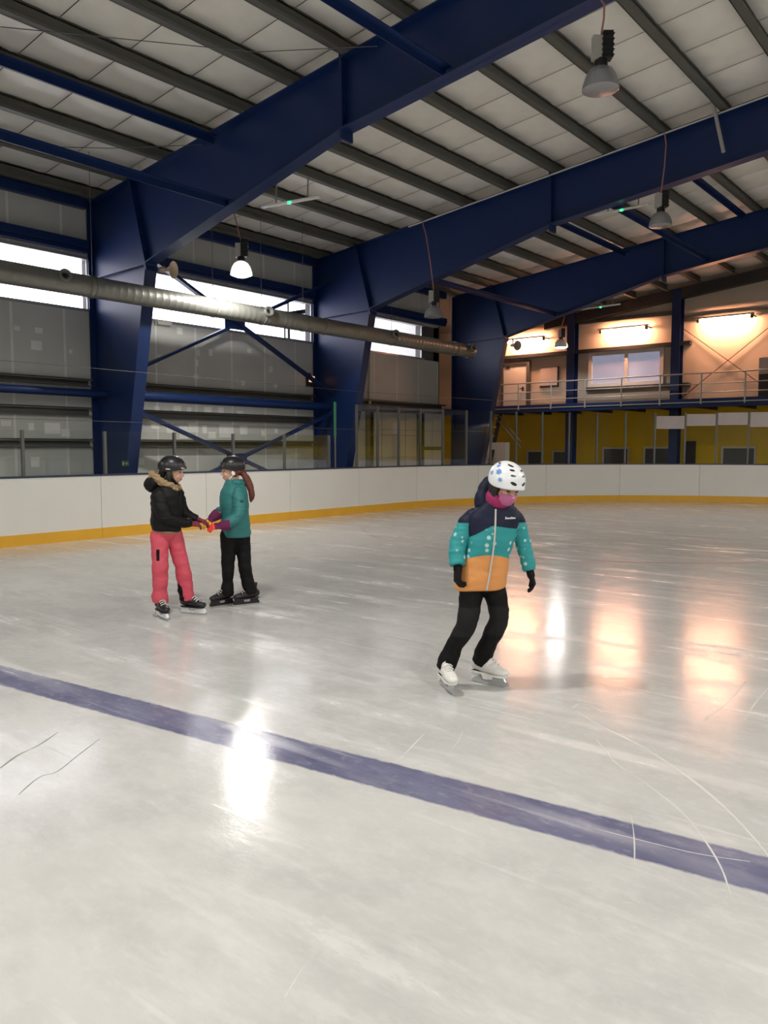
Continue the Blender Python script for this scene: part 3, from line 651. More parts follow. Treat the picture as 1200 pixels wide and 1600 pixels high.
struct(MB().box(-17.5, -8.85, 26.3, 26.5, 4.83, 4.95).build('trim_3', 'dark_steel')); struct(MB().box(-12.4, -8.85, 26.25, 26.5, 3.50, 3.62).build('trim_4', 'dark_steel'))
QL = ('linear quartz lamp glowing on the wall above the gallery door', 'linear quartz lamp glowing above the gallery window', 'linear quartz lamp glowing above the thin crossed rods')
for k, (x, z) in enumerate(((-14.75, 5.42), (-11.0, 5.46), (-7.75, 5.5))):
    r = thing('quartz_lamp', (x, 26.1, z), QL[k], 'lamp', 'quartz lamps on the end wall')
    MB().box(x - 0.86, x + 0.86, 25.98, 26.02, z + 0.05, z + 0.10).box(x - 0.86, x + 0.86, 26.02, 26.22, z + 0.085, z + 0.10).build('reflector', 'zinc', r, bevel=0.004)
    MB().tube([(x - 0.74, 26.1, z), (x + 0.74, 26.1, z)], 0.05, 12).build('tube', 'glow_tube', r, smooth=50)
    for sx in (-1, 1): MB().box(x + sx * 0.79 - 0.04, x + sx * 0.79 + 0.04, 26.05, 26.15, z - 0.05, z + 0.085).box(x + sx * 0.80 - 0.02, x + sx * 0.80 + 0.02, 26.18, 26.5, z + 0.02, z + 0.06).build('end_block', 'dark_steel', r, bevel=0.006)
rod = thing('cross_rods', (-7.7, 26.42, 4.2), 'pair of thin crossed tie rods in front of the warm lit wall', 'tie rods')
for a, b in (((-9.1, 5.35), (-6.3, 3.15)), ((-9.1, 3.15), (-6.3, 5.35))): MB().tube([(a[0], 26.42, a[1]), (b[0], 26.42, b[1])], 0.012, 8).build('rod', 'dark_steel', rod)
# gallery
ga = thing('gallery_deck', (-10, 25.2, 2.77), 'dark gallery deck with blue edge beam along the end wall', 'gallery')
MB().box(-15.9, 8, 25.2, 25.3, 2.77, 3.03).build('edge_beam', 'blue_steel', ga, bevel=0.01)
MB().box(-20.2, 8, 25.3, 27.4, 2.86, 2.93).build('deck', 'dark_steel', ga)
for x in [-15.5 + 1.2 * k for k in range(19)]: MB().box(x - 0.04, x + 0.04, 25.3, 27.4, 2.76, 2.86).build('joist', 'dark_steel', ga)
MB().bar((-15.9, 25.17, 2.915), (8, 25.17, 2.915), 0.02, 0.035).build('toe_rail', 'grey_alu', ga)
ra = thing('gallery_railing', (-10, 25.18, 2.95), 'grey pipe railing along the gallery edge', 'railing')
for k in range(15): MB().tube([(-15.68 + 1.265 * k, 25.17, 2.86), (-15.68 + 1.265 * k, 25.17, 3.79)], 0.026, 10).build('post', 'grey_alu', ra, smooth=True)
for z, q in ((3.79, 0.022), (3.47, 0.015), (3.2, 0.015)): MB().tube([(-15.9, 25.17, z), (2.1, 25.17, z)], q, 10).build('rail', 'grey_alu', ra, smooth=True)
# gallery door, window, notice, box
d3 = struct(MB().box(-15.86, -15.76, 26.36, 26.5, 2.93, 4.74).box(-14.78, -14.66, 26.36, 26.5, 2.93, 4.74).box(-15.76, -14.78, 26.36, 26.5, 4.62, 4.74).build('door_3', 'post_grey'))
lf = MB().box(-15.76, -14.78, 26.40, 26.46, 2.94, 4.62).build('door_leaf', 'white_paint', d3, bevel=0.006)
MB().box(-14.94, -14.90, 26.33, 26.40, 3.62, 3.78).box(-15.06, -14.92, 26.33, 26.36, 3.70, 3.73).build('door_handle', 'dark_steel', d3); MB().box(-15.66, -15.5, 26.38, 26.40, 4.48, 4.56).build('door_closer', 'dark_steel', d3)
def win(n, x0, x1, z0, z1, fm, pm, fr=0.06, mull=(), lab=None, y=26.5):
    o = struct(MB().box(x0, x1, y - 0.10, y, z1 - fr, z1).box(x0, x1, y - 0.10, y, z0, z0 + fr).box(x0, x0 + fr, y - 0.10, y, z0 + fr, z1 - fr).box(x1 - fr, x1, y - 0.10, y, z0 + fr, z1 - fr).build('window_%d' % n, fm))
    if lab: o['label'] = lab
    e = [x0 + fr] + list(mull) + [x1 - fr]
    for a, b in zip(e[:-1], e[1:]):
        MB().box(a, b, y - 0.05, y - 0.04, z0 + fr, z1 - fr).build('pane', pm, o)
        if b != e[-1]: MB().box(b - 0.06, b + 0.06, y - 0.10, y, z0 + fr, z1 - fr).build('mullion', fm, o)
win(4, -12.36, -9.72, 3.62, 4.83, 'white_paint', 'room_pane', 0.13, (-11.0,), 'two-pane white framed gallery window')
no = thing('notice_board', (-13.9, 26.47, 3.75), 'pale framed notice board on the wall beside the gallery door', 'notice board')
MB().box(-14.25, -13.55, 26.46, 26.5, 3.78, 4.42).build('sheet', 'pale_notice_reflection', no); MB().box(-13.57, -13.53, 26.44, 26.5, 3.74, 4.45).box(-14.27, -13.53, 26.44, 26.5, 3.72, 3.78).build('frame', 'dark_steel', no)
bx_ = thing('wall_cabinet', (-6.4, 26.3, 3.1), 'grey cabinet on the gallery wall by the crossed rods', 'cabinet')
MB().box(-6.72, -6.0, 26.15, 26.38, 2.93, 4.25).build('body', 'grey_plastic', bx_, bevel=0.01); MB().box(-6.70, -6.02, 26.12, 26.15, 3.0, 3.75).build('door', 'dark_steel', bx_, bevel=0.006)
# windows of the yellow wall
for k, (x0, x1, z1) in enumerate(((-14.75, -14.1, 1.42), (-13.7, -13.1, 1.42), (-11.78, -10.82, 1.54), (-10.32, -9.36, 1.55), (-7.8, -6.78, 1.56), (-4.6, -3.5, 1.56))):
    win(5 + k, x0 * 1.034, x1 * 1.034, 0.72, z1, 'white_paint', 'window_glass_grey', 0.05, y=27.4)
tag(MB().box(-9.28, -8.91, 27.32, 27.4, 0, 1.75).box(-9.2, -9.0, 27.30, 27.32, 0.9, 1.2).build('wall_recess_panel', 'dark_steel', bevel=0.01), 'dark narrow panel on the yellow wall beside a blue post', 'panel')
# white tiled half wall and the steel stair
tag(MB().box(-16.6, -15.0, 25.35, 25.6, 0, 1.72).build('tiled_half_wall', 'white_paint', bevel=0.01), 'white half wall at the foot of the gallery stair', 'half wall')
tw = COL.objects['tiled_half_wall']
for i in range(8):
    for j in range(4): MB().box(-16.6 + i * 0.2 + 0.004, -16.6 + (i + 1) * 0.2 - 0.004, 25.338, 25.352, 0.92 + j * 0.2 + 0.004, 0.92 + (j + 1) * 0.2 - 0.004).build('tile', 'white_paint', tw, bevel=0.003)
st = thing('gallery_stair', (-15.8, 25.0, 0), 'steep steel stair with pale treads up to the gallery', 'stair')
for k in range(8):
    z = 2.62 - 0.32 * k
    MB().box(-16.2, -15.6, 25.0 - 0.12 * k + 0.7, 25.22 - 0.12 * k + 0.7, z - 0.03, z).build('tread', 'white_paint', st, bevel=0.004)
for x in (-16.24, -15.56): MB().bar((x, 25.85, 2.8), (x, 24.85, 0.1), 0.03, 0.16, (1, 0, 0)).build('stringer', 'dark_steel', st)
for dz in (0.0, 0.22): MB().tube([(-15.55, 25.7, 2.75 - dz), (-14.6, 25.7, 1.75 - dz)], 0.022, 8).build('handrail', 'grey_alu', st, smooth=True)
# ------------------------------------------------------------------ people
mat('skin', (0.62, 0.36, 0.26), 0.5, 0, 0.06, 20); mat('lips', (0.50, 0.16, 0.14), 0.45); mat('eye_dark', (0.03, 0.02, 0.018), 0.25)
mat('jacket_black', (0.0042, 0.0042, 0.0048), 0.6, 0, 0.3, 12, 0.3, 30, 0.25); mat('fur_tan', (0.36, 0.25, 0.135), 0.9, 0, 0.3, 40, 1.0, 130)
mat('pink_cloth', (0.56, 0.068, 0.105), 0.65, 0, 0.14, 6, 0.25, 25); mat('black_cloth', (0.0042, 0.0042, 0.0048), 0.7, 0, 0.3, 10, 0.3, 30, 0.2)
mat('knee_cloth', (0.010, 0.010, 0.011), 0.75, 0, 0.3, 10, 0.3, 30, 0.25)
mat('teal_cloth', (0.022, 0.165, 0.165), 0.6, 0, 0.14, 7, 0.25, 25); mat('purple_knit', (0.12, 0.008, 0.065), 0.8, 0, 0.25, 30, 0.5, 90)
mat('neon_red', (0.95, 0.07, 0.035), 0.6); mat('glove_yellow', (0.95, 0.55, 0.04), 0.6); mat('rose_knit', (0.20, 0.022, 0.055), 0.8, 0, 0.25, 30, 0.5, 90)
mat('helmet_black', (0.010, 0.010, 0.012), 0.35); mat('helmet_white', (0.80, 0.82, 0.84), 0.3, 0, 0.04, 5); mat('decal_blue', (0.16, 0.34, 0.72), 0.4)
mat('hair_red', (0.105, 0.024, 0.012), 0.55, 0, 0.35, 25, 0.6, 80); mat('hair_dark', (0.012, 0.010, 0.009), 0.5, 0, 0.3, 25, 0.6, 80)
mat('mask_mauve', (0.50, 0.14, 0.30), 0.7, 0, 0.2, 9); mat('scarf_magenta', (0.32, 0.018, 0.11), 0.8, 0, 0.2, 20, 0.5, 90)
mat('boot_white', (0.78, 0.77, 0.73), 0.35, 0, 0.05, 8); mat('boot_black', (0.010, 0.010, 0.011), 0.4); mat('lace_white', (0.78, 0.78, 0.76), 0.6)
mat('holder_white', (0.75, 0.76, 0.77), 0.4); mat('blade_steel', (0.62, 0.64, 0.66), 0.22, 0.9); mat('zip_grey', (0.50, 0.49, 0.46), 0.5); mat('strap_black', (0.012, 0.012, 0.012), 0.5)
mat('navy_cloth', (0.005, 0.008, 0.030), 0.65, 0, 0.2, 8, 0.25, 25, 0.3); mat('orange_cloth', (0.78, 0.33, 0.085), 0.6)
def dots(name, torso):
    m = bpy.data.materials.new(name); nt, N, L, P = nodes_of(m); P.inputs['Roughness'].default_value = 0.6; P.inputs['Specular IOR Level'].default_value = 0.3
    tc = N.new('ShaderNodeTexCoord'); sep = N.new('ShaderNodeSeparateXYZ'); L.new(tc.outputs['Object'], sep.inputs[0])
    vo = N.new('ShaderNodeTexVoronoi'); vo.inputs['Scale'].default_value = 21; vo.inputs['Randomness'].default_value = 0.55; L.new(tc.outputs['Object'], vo.inputs['Vector'])
    d = math_node(N, L, 'SUBTRACT', 1.0, ramp(N, L, vo.outputs['Distance'], 0.22, 0.30))
    c = mix_col(N, L, math_node(N, L, 'MULTIPLY', d, 0.85), (0.030, 0.29, 0.30), (0.50, 0.68, 0.66))
    z = sep.outputs[2]; x = sep.outputs[0]
    if torso:
        dx = math_node(N, L, 'SUBTRACT', x, 0.12); dx2 = math_node(N, L, 'MULTIPLY', dx, dx)
        # orange lower part with an arched edge
        zo = math_node(N, L, 'SUBTRACT', 0.845, math_node(N, L, 'MULTIPLY', dx2, 1.6))
        fo = ramp(N, L, math_node(N, L, 'SUBTRACT', zo, z), -0.002, 0.002); c = mix_col(N, L, fo, c, (0.70, 0.30, 0.095))
        zn = math_node(N, L, 'ADD', 0.998, math_node(N, L, 'MULTIPLY', dx, 0.20))
        zn = math_node(N, L, 'ADD', zn, math_node(N, L, 'SUBTRACT', 0.022, math_node(N, L, 'MULTIPLY', math_node(N, L, 'ABSOLUTE', math_node(N, L, 'SUBTRACT', dx, 0.02)), 0.35)))
    else:
        zn = math_node(N, L, 'SUBTRACT', 1.035, math_node(N, L, 'MULTIPLY', math_node(N, L, 'ABSOLUTE', math_node(N, L, 'SUBTRACT', x, 0.14)), 0.0))
    fn = ramp(N, L, math_node(N, L, 'SUBTRACT', z, zn), -0.002, 0.002); c = mix_col(N, L, fn, c, (0.005, 0.008, 0.030))
    L.new(c, P.inputs['Base Color'])
    nb = N.new('ShaderNodeTexNoise'); nb.inputs['Scale'].default_value = 18; L.new(tc.outputs['Object'], nb.inputs['Vector'])
    bp = N.new('ShaderNodeBump'); bp.inputs['Strength'].default_value = 0.3; bp.inputs['Distance'].default_value = 0.012; L.new(nb.outputs['Fac'], bp.inputs['Height']); L.new(bp.outputs[0], P.inputs['Normal'])
    M[name] = m
dots('jacket_dotted', True); dots('sleeve_dotted', False)

V = Vector
def ell(mb, c, r, R=None, n=14):
    vs = [V((0, 0, r[2]))]; m = n // 2
    for i in range(1, m):
        p = PI * i / m
        vs += [V((r[0] * math.sin(p) * math.cos(2 * PI * k / n), r[1] * math.sin(p) * math.sin(2 * PI * k / n), r[2] * math.cos(p))) for k in range(n)]
    vs.append(V((0, 0, -r[2]))); c = V(c)
    vs = [c + (R @ v if R is not None else v) for v in vs]; e = len(vs) - 1; fs = []
    fs += [(0, 1 + k, 1 + (k + 1) % n) for k in range(n)]
    for i in range(m - 2):
        a = 1 + i * n; fs += [(a + k, a + n + k, a + n + (k + 1) % n, a + (k + 1) % n) for k in range(n)]
    a = 1 + (m - 2) * n; fs += [(a + k, e, a + (k + 1) % n) for k in range(n)]
    return mb.add(vs, fs)
def chain(mb, pts, rs, n=14):
    """tapered limb with rounded joints and ends"""
    pts = [V(p) for p in pts]; fine = []; fr = []
    for i in range(len(pts) - 1):
        a = pts[max(i - 1, 0)]; b = pts[i]; c = pts[i + 1]; d = pts[min(i + 2, len(pts) - 1)]
        for k in range(6):
            t = k / 6
            q = 0.5 * ((2 * b) + (c - a) * t + (2 * a - 5 * b + 4 * c - d) * t * t + (3 * b - a - 3 * c + d) * t ** 3)
            fine.append(b.lerp(c, t).lerp(q, 0.6)); fr.append(rs[i] + (rs[i + 1] - rs[i]) * t)
    fine.append(pts[-1]); fr.append(rs[-1])
    mb.tube(fine, fr, n)
    return mb
def capsule(mb, pts, rs, n=12):
    chain(mb, pts, rs, n); ell(mb, pts[0], (rs[0],) * 3, None, 12); ell(mb, pts[-1], (rs[-1],) * 3, None, 12); return mb
def union(mb, name, voxel, smooth=4, wrinkle=0.0, wfreq=14.0, zs=1.0):
    me = mb.mesh(name, V((0, 0, 0))); o = bpy.data.objects.new('tmp', me); COL.objects.link(o)
    md = o.modifiers.new('r', 'REMESH'); md.mode = 'VOXEL'; md.voxel_size = voxel; md.use_smooth_shade = True
    if smooth: sm = o.modifiers.new('s', 'SMOOTH'); sm.factor = 0.5; sm.iterations = smooth
    dg = bpy.context.evaluated_depsgraph_get(); out = bpy.data.meshes.new_from_object(o.evaluated_get(dg)); out.name = name
    bpy.data.objects.remove(o); bpy.data.meshes.remove(me)
    if wrinkle: wrinkles(out, wrinkle, wfreq, zs)
    for p in out.polygons: p.use_smooth = True
    out.materials.clear()
    return out
def wrinkles(me, amp, freq, zs):
    nn = [v.normal.copy() for v in me.vertices]
    for v, n_ in zip(me.vertices, nn):
        c = v.co; q = V((c.x * freq * 0.5, c.y * freq * 0.5, c.z * freq * zs))
        v.co += n_ * amp * (noise.noise(q) + 0.5 * noise.noise(q * 2.3 + V((3, 1, 7))) + 0.6 * (1 - 2 * abs(noise.noise(q * 0.8 + V((9, 2, 4))))) - 0.3)
def add_me(name, me, m, parent): return link(name, me, m, parent, V((0, 0, 0)))
def paint(me, mats, fn):
    for m in mats: me.materials.append(M[m])
    for p in me.polygons: p.material_index = fn(p.center, p.normal)
def loft(rings, name, n=44, wr=0.006, freq=13, zs=1.6, ex=2.5):
    """rings: (cx, cy, cz, r_side, r_front, angle of the front direction, tilt dz per metre x)"""
    R_ = []
    for i in range(len(rings) - 1):
        a, b = rings[i], rings[i + 1]; st = max(1, int(round(abs(b[2] - a[2]) / 0.012)))
        a0 = rings[max(i - 1, 0)]; b1 = rings[min(i + 2, len(rings) - 1)]
        for k in range(st):
            t = k / st; R_.append([0.5 * ((2 * q1) + (q2 - q0) * t + (2 * q0 - 5 * q1 + 4 * q2 - q3) * t * t + (3 * q1 - q0 - 3 * q2 + q3) * t ** 3) for q0, q1, q2, q3 in zip(a0, a, b, b1)])
    R_.append(list(rings[-1])); vs = []
    for cx, cy, cz, rs_, rf, an, tl in R_:
        f = V((math.cos(an), math.sin(an), 0)); s_ = V((-f.y, f.x, 0))
        for k in range(n):
            t = 2 * PI * k / n; c, s = math.cos(t), math.sin(t)
            c = math.copysign(abs(c) ** (2 / ex), c); s = math.copysign(abs(s) ** (2 / ex), s)
            p = V((cx, cy, cz)) + f * rf * c + s_ * rs_ * s; p.z += tl * (p.x - cx); vs.append(p)
    m = len(R_); fs = [(i * n + k, i * n + (k + 1) % n, (i + 1) * n + (k + 1) % n, (i + 1) * n + k) for i in range(m - 1) for k in range(n)]
    fs += [tuple(range(n - 1, -1, -1)), tuple(range((m - 1) * n, m * n))]
    me = MB().add(vs, fs).mesh(name, V((0, 0, 0)), True)
    wrinkles(me, wr, freq, zs); return me
def front_at(rings, x, z, off=0.004):
    """front surface point (towards the camera, -y) of a loft at x, z"""
    for a, b in zip(rings[:-1], rings[1:]):
        if min(a[2], b[2]) <= z <= max(a[2], b[2]):
            t = (z - a[2]) / (b[2] - a[2]) if b[2] != a[2] else 0; q = [u + (w - u) * t for u, w in zip(a, b)]
            best = None
            f = V((math.cos(q[5]), math.sin(q[5]), 0)); s_ = V((-f.y, f.x, 0))
            for k in range(360):
                tt = 2 * PI * k / 360; c, s = math.cos(tt), math.sin(tt)
                c = math.copysign(abs(c) ** 0.8, c); s = math.copysign(abs(s) ** 0.8, s)
                p = V((q[0], q[1], 0)) + f * q[4] * c + s_ * q[3] * s
                if abs(p.x - x) < 0.008 and (best is None or p.y < best): best = p.y
            return V((x, (best if best is not None else q[1]) - off, z))
    return V((x, 0, z))
class Head:
    def __init__(s, C, fwd, roll=0.0):
        s.C = V(C); s.f = V(fwd).normalized(); s.r = s.f.cross(V((math.sin(roll), 0, math.cos(roll)))).normalized(); s.u = s.r.cross(s.f)
        s.R = Matrix((s.r, s.f, s.u)).transposed()
    def __call__(s, a, b, c): return s.C + s.r * a + s.f * b + s.u * c
def add_head(mb, H, neck):
    E = lambda c, r: ell(mb, H(*c), r, H.R, 20)
    E((0, -0.012, 0.03), (0.070, 0.088, 0.075)); E((0, 0.028, -0.042), (0.054, 0.055, 0.064)); E((0, 0.045, -0.075), (0.030, 0.034, 0.030))
    for sx in (-1, 1): E((sx * 0.030, 0.052, -0.040), (0.026, 0.026, 0.028)); E((sx * 0.071, -0.008, -0.022), (0.010, 0.019, 0.028)); E((sx * 0.029, 0.072, -0.006), (0.013, 0.011, 0.009))
    E((0, 0.066, 0.014), (0.044, 0.016, 0.012)); capsule(mb, [H(0, 0.077, -0.004), H(0, 0.094, -0.034)], [0.007, 0.013], 10); E((0, 0.088, -0.038), (0.016, 0.012, 0.009))
    E((0, 0.079, -0.064), (0.021, 0.010, 0.006)); E((0, 0.077, -0.073), (0.018, 0.010, 0.006))
    capsule(mb, [H(0, -0.02, -0.05), V(neck)], [0.050, 0.052], 16)
def face_paint(H):
    eyes = [H(sx * 0.029, 0.084, -0.006) for sx in (-1, 1)]; brows = [H(sx * 0.030, 0.082, 0.014) for sx in (-1, 1)]; lip = H(0, 0.088, -0.068)
    def fn(c, n):
        d = c - lip
        if abs(d.dot(H.r)) < 0.021 and abs(d.dot(H.u)) < 0.0095 and abs(d.dot(H.f)) < 0.02: return 1
        for e in eyes:
            d = c - e
            if abs(d.dot(H.r)) < 0.010 and abs(d.dot(H.u)) < 0.0055 and abs(d.dot(H.f)) < 0.02: return 2
        for e in brows:
            d = c - e
            if abs(d.dot(H.r)) < 0.016 and abs(d.dot(H.u)) < 0.004 and abs(d.dot(H.f)) < 0.02: return 3
        return 0
    return fn
def helmet(H, m, parent, edge, scale=1.0, visor=0.0):
    """domed shell; edge(az) gives the lowest polar angle, az = 0 at the front"""
    c0 = (0, -0.012, 0.035); rr = (0.100 * scale, 0.124 * scale, 0.102 * scale); n = 48; mth = 16; vs = []
    def P_(az, po, k): return H(c0[0] + k * rr[0] * math.sin(po) * math.sin(az), c0[1] + k * rr[1] * math.sin(po) * math.cos(az), c0[2] + k * rr[2] * math.cos(po))
    for k_ in (1.0, 0.86):
        for j in range(mth + 1):
            for i in range(n):
                az = 2 * PI * i / n; po = max(0.02, edge(az) * j / mth); k = k_
                if k_ == 1.0 and j >= mth - 1: k = 1.0 + 0.02 + visor * max(0, math.cos(az)) ** 3
                vs.append(P_(az, po, k))
    fs = []; q = (mth + 1) * n
    for j in range(mth):
        for i in range(n):
            a = j * n + i; b = j * n + (i + 1) % n; fs.append((a, b, b + n, a + n)); fs.append((q + a, q + a + n, q + b + n, q + b))
    e = mth * n
    fs += [(e + i, e + (i + 1) % n, q + e + (i + 1) % n, q + e + i) for i in range(n)]
    fs += [tuple(range(n - 1, -1, -1)), tuple(q + i for i in range(n))]
    o = MB().add(vs, fs).build('helmet', m, parent, smooth=60)
    return o, P_
def helmet_patch(P_, az, po, w, h, rot, m, name, parent, k=1.004, n=12):
    """small lens-shaped vent lying in the shell"""
    c = []; ctr = P_(az, po, k + 0.004)
    for i in range(n):
        t = 2 * PI * i / n; a = w * math.cos(t); b = h * math.sin(t)
        c.append(P_(az + a * math.cos(rot) - b * math.sin(rot), po + a * math.sin(rot) + b * math.cos(rot), k))
    inn = [P_(az, po, 0.95)]
    vs = c + [ctr] + inn; fs = [(i, (i + 1) % n, n) for i in range(n)] + [((i + 1) % n, i, n + 1) for i in range(n)]
    return MB().add(vs, fs).build(name, m, parent, smooth=80)
def strap(H, pts, m, parent, r=0.006): return MB().tube([H(*p) for p in pts], r, 8).build('chin_strap', m, parent, smooth=True)
def hand(parent, wrist, d, nrm, thumb, m, curl=0.35, size=1.0, finger_mat=None, fm_from=0.07):
    """gloved hand: d = pointing direction, nrm = back of the hand, thumb = +1/-1 side"""
    d = V(d).normalized(); nrm = (V(nrm) - d * V(nrm).dot(d)).normalized(); sd = nrm.cross(d) * thumb; w = V(wrist)
    T = lambda a, b, c: w + (d * a + sd * b + nrm * c) * size
    mb = MB(); capsule(mb, [T(-0.03, 0, 0), T(0.01, 0, 0)], [0.027 * size, 0.027 * size])
    for b in (-0.024, -0.008, 0.008, 0.024): capsule(mb, [T(0.0, b * 0.8, 0), T(0.07, b, 0.002)], [0.017 * size, 0.0145 * size])
    for k, (b, ln) in enumerate(((0.027, 0.058), (0.009, 0.066), (-0.009, 0.061), (-0.026, 0.048))):
        p = [T(0.066, b, 0.001)]; ang = 0.15; pos = V((0.066, b * 1.0, 0.001))
        for sg in range(3):
            ang += curl * (0.8 + 0.25 * k * 0.5); l = ln * (0.42, 0.32, 0.26)[sg]
            pos = pos + V((math.cos(ang) * l, b * 0.03, -math.sin(ang) * l)); p.append(T(*pos))
        capsule(mb, p, [0.0108 * size, 0.0103 * size, 0.0096 * size, 0.0085 * size], 10)
    capsule(mb, [T(0.015, 0.024, -0.004), T(0.045, 0.050, -0.014), T(0.068, 0.056, -0.026), T(0.084, 0.052, -0.034)], [0.015 * size, 0.0125 * size, 0.011 * size, 0.0092 * size], 10)
    me = union(mb, 'glove', 0.0042 * size, 2)
    if finger_mat:
        paint(me, [m, finger_mat], lambda c, n: 1 if (c - w).dot(d) > fm_from * size else 0); o = add_me('glove', me, None, parent)
    else: o = add_me('glove', me, m, parent)
    return o
def skate(parent, heel, ang, boot, kind, tilt=0.0, L_=0.245, lean=(0, 0)):
    """skate with its blade on the ice; ang = direction of the toe"""
    f = V((math.cos(ang), math.sin(ang), 0)); s_ = V((-f.y, f.x, 0)); h = V((heel[0], heel[1], 0.0)); k = L_ / 0.245
    T = lambda a, b, c: h + f * a * k + s_ * b * k + V((0, 0, c * k + tilt * a))
    mb = MB()
    rows = [(0.012, 0.118, 0.028, 0.036), (0.045, 0.122, 0.036, 0.046), (0.09, 0.118, 0.037, 0.044), (0.14, 0.108, 0.041, 0.036), (0.185, 0.100, 0.043, 0.030), (0.22, 0.095, 0.036, 0.025), (0.238, 0.092, 0.022, 0.018)]
    for i in range(len(rows) - 1):
        for t in (0, 0.5):
            a, b, c, e = [u + (w - u) * t for u, w in zip(rows[i], rows[i + 1])]
            ell(mb, T(a, 0, b), (c * k, c * k, e * k), None, 14)
    ln = V((lean[0], lean[1], 0)); chain(mb, [T(0.048, 0, 0.11), T(0.052, 0, 0.155) + ln * 0.35, T(0.048, 0, 0.195) + ln * 0.75, T(0.045, 0, 0.225) + ln], [0.043 * k, 0.037 * k, 0.038 * k, 0.040 * k], 16)
    ell(mb, T(0.105, 0, 0.145), (0.034 * k, 0.032 * k, 0.036 * k), None, 14); ell(mb, T(0.078, 0, 0.175) + ln * 0.4, (0.024 * k, 0.032 * k, 0.036 * k), None, 14)
    o = add_me('skate', union(mb, 'skate', 0.006, 3), boot, parent)
    # sole
    out = [(0.0, 0.024), (0.03, 0.033), (0.09, 0.030), (0.15, 0.038), (0.20, 0.038), (0.232, 0.024), (0.245, 0.0)]
    pl = [(a, b) for a, b in out] + [(a, -b) for a, b in reversed(out[:-1])]
    def prism(pl, z0, z1): n = len(pl); return MB().add([T(a, b, z0) for a, b in pl] + [T(a, b, z1) for a, b in pl], [tuple(range(n - 1, -1, -1)), tuple(range(n, 2 * n))] + [(i, (i + 1) % n, (i + 1) % n + n, i + n) for i in range(n)])
    def side(pl, w): n = len(pl); return MB().add([T(a, -w, c) for a, c in pl] + [T(a, w, c) for a, c in pl], [tuple(range(n)), tuple(range(2 * n - 1, n - 1, -1))] + [(i, i + n, (i + 1) % n + n, (i + 1) % n) for i in range(n)])
    prism(pl, 0.066, 0.078).build('sole', 'boot_black' if kind != 'figure' else 'boot_white', o)
    if kind == 'figure':
        side([(0.0, 0.02), (0.0, 0.078), (0.06, 0.078), (0.05, 0.05)], 0.022).build('heel_block', 'boot_white', o)
        side([(-0.015, 0.004), (0.1, 0.0), (0.22, 0.002), (0.262, 0.02), (0.258, 0.036), (0.24, 0.04), (0.215, 0.07), (0.15, 0.07), (0.14, 0.03), (0.07, 0.026), (0.05, 0.068), (0.01, 0.068), (-0.005, 0.02)], 0.0035).build('blade', 'blade_steel', o)
    else:
        hm = 'holder_white' if kind == 'hockey' else 'boot_black'
        side([(-0.005, 0.018), (-0.01, 0.03), (0.01, 0.068), (0.075, 0.068), (0.085, 0.04), (0.145, 0.04), (0.155, 0.068), (0.235, 0.068), (0.258, 0.032), (0.25, 0.018)], 0.012).build('blade_holder', hm, o, bevel=0.003)
        side([(-0.015, 0.012), (0.0, 0.0), (0.24, 0.0), (0.266, 0.016), (0.262, 0.022), (-0.015, 0.022)], 0.003).build('blade', 'blade_steel', o)
    lm = 'lace_white' if kind != 'soft' else 'zip_grey'
    for q in range(4 if kind == 'figure' else 6):
        a = 0.172 - 0.019 * q; z = 0.134 + 0.0135 * q + (0.012 if q > 3 else 0)
        MB().tube([T(a - 0.004, -0.029, z - 0.008), T(a + 0.003, -0.012, z + 0.006), T(a + 0.003, 0.012, z + 0.006), T(a - 0.004, 0.029, z - 0.008)], 0.0038 * k, 6).build('lace', lm if kind == 'hockey' else ('boot_white' if kind == 'figure' else 'zip_grey'), o)
    return o
def person(loc, label, bodymb, H, voxel=0.0058):
    me = union(bodymb, 'person', voxel, 2)
    paint(me, ['skin', 'lips', 'eye_dark', 'hair_dark'], face_paint(H))
    o = link('person', me, None); o.location = loc; o.rotation_euler = (0, 0, YAW); ORG[o] = V((0, 0, 0))
    return tag(o, label, 'person', 'skaters')
def body(H, neck, chest, pelvis, arms, legs, sw):
    mb = MB(); add_head(mb, H, neck)
    n_, c_, p_ = V(neck), V(chest), V(pelvis)
    capsule(mb, [n_ - V((0, 0, 0.03)), c_, p_], [0.055, 0.085, 0.085], 16)
    for a in arms: capsule(mb, [n_ - V((0, 0, 0.05))] + list(a), [0.04] + [0.034, 0.029, 0.022, 0.018][:len(a)], 12)
    for l in legs: capsule(mb, [p_, l[0], l[1], V(l[1]).lerp(V(l[2]), 0.8)], [0.07, 0.05, 0.040, 0.028], 12)
    return mb
def sleeve(pts, rs, m, parent, name='sleeve', wr=0.006, freq=16):
    mb = MB(); chain(mb, pts, rs, 24); ell(mb, pts[0], (rs[0],) * 3, None, 16)
    me = union(mb, name, 0.0065, 3, wr, freq, 1.7)
    return add_me(name, me, m, parent)
def trousers(pel, pr, legs, rs, parent, mats, fn, wr=0.006):
    mb = MB(); ell(mb, pel, pr, None, 20)
    for l, r in zip(legs, rs): chain(mb, l, r, 22); ell(mb, l[0], (r[0],) * 3, None, 16)
    me = union(mb, 'trousers', 0.0072, 4, wr, 11, 1.15); paint(me, mats, fn)
    return add_me('trousers', me, None, parent)

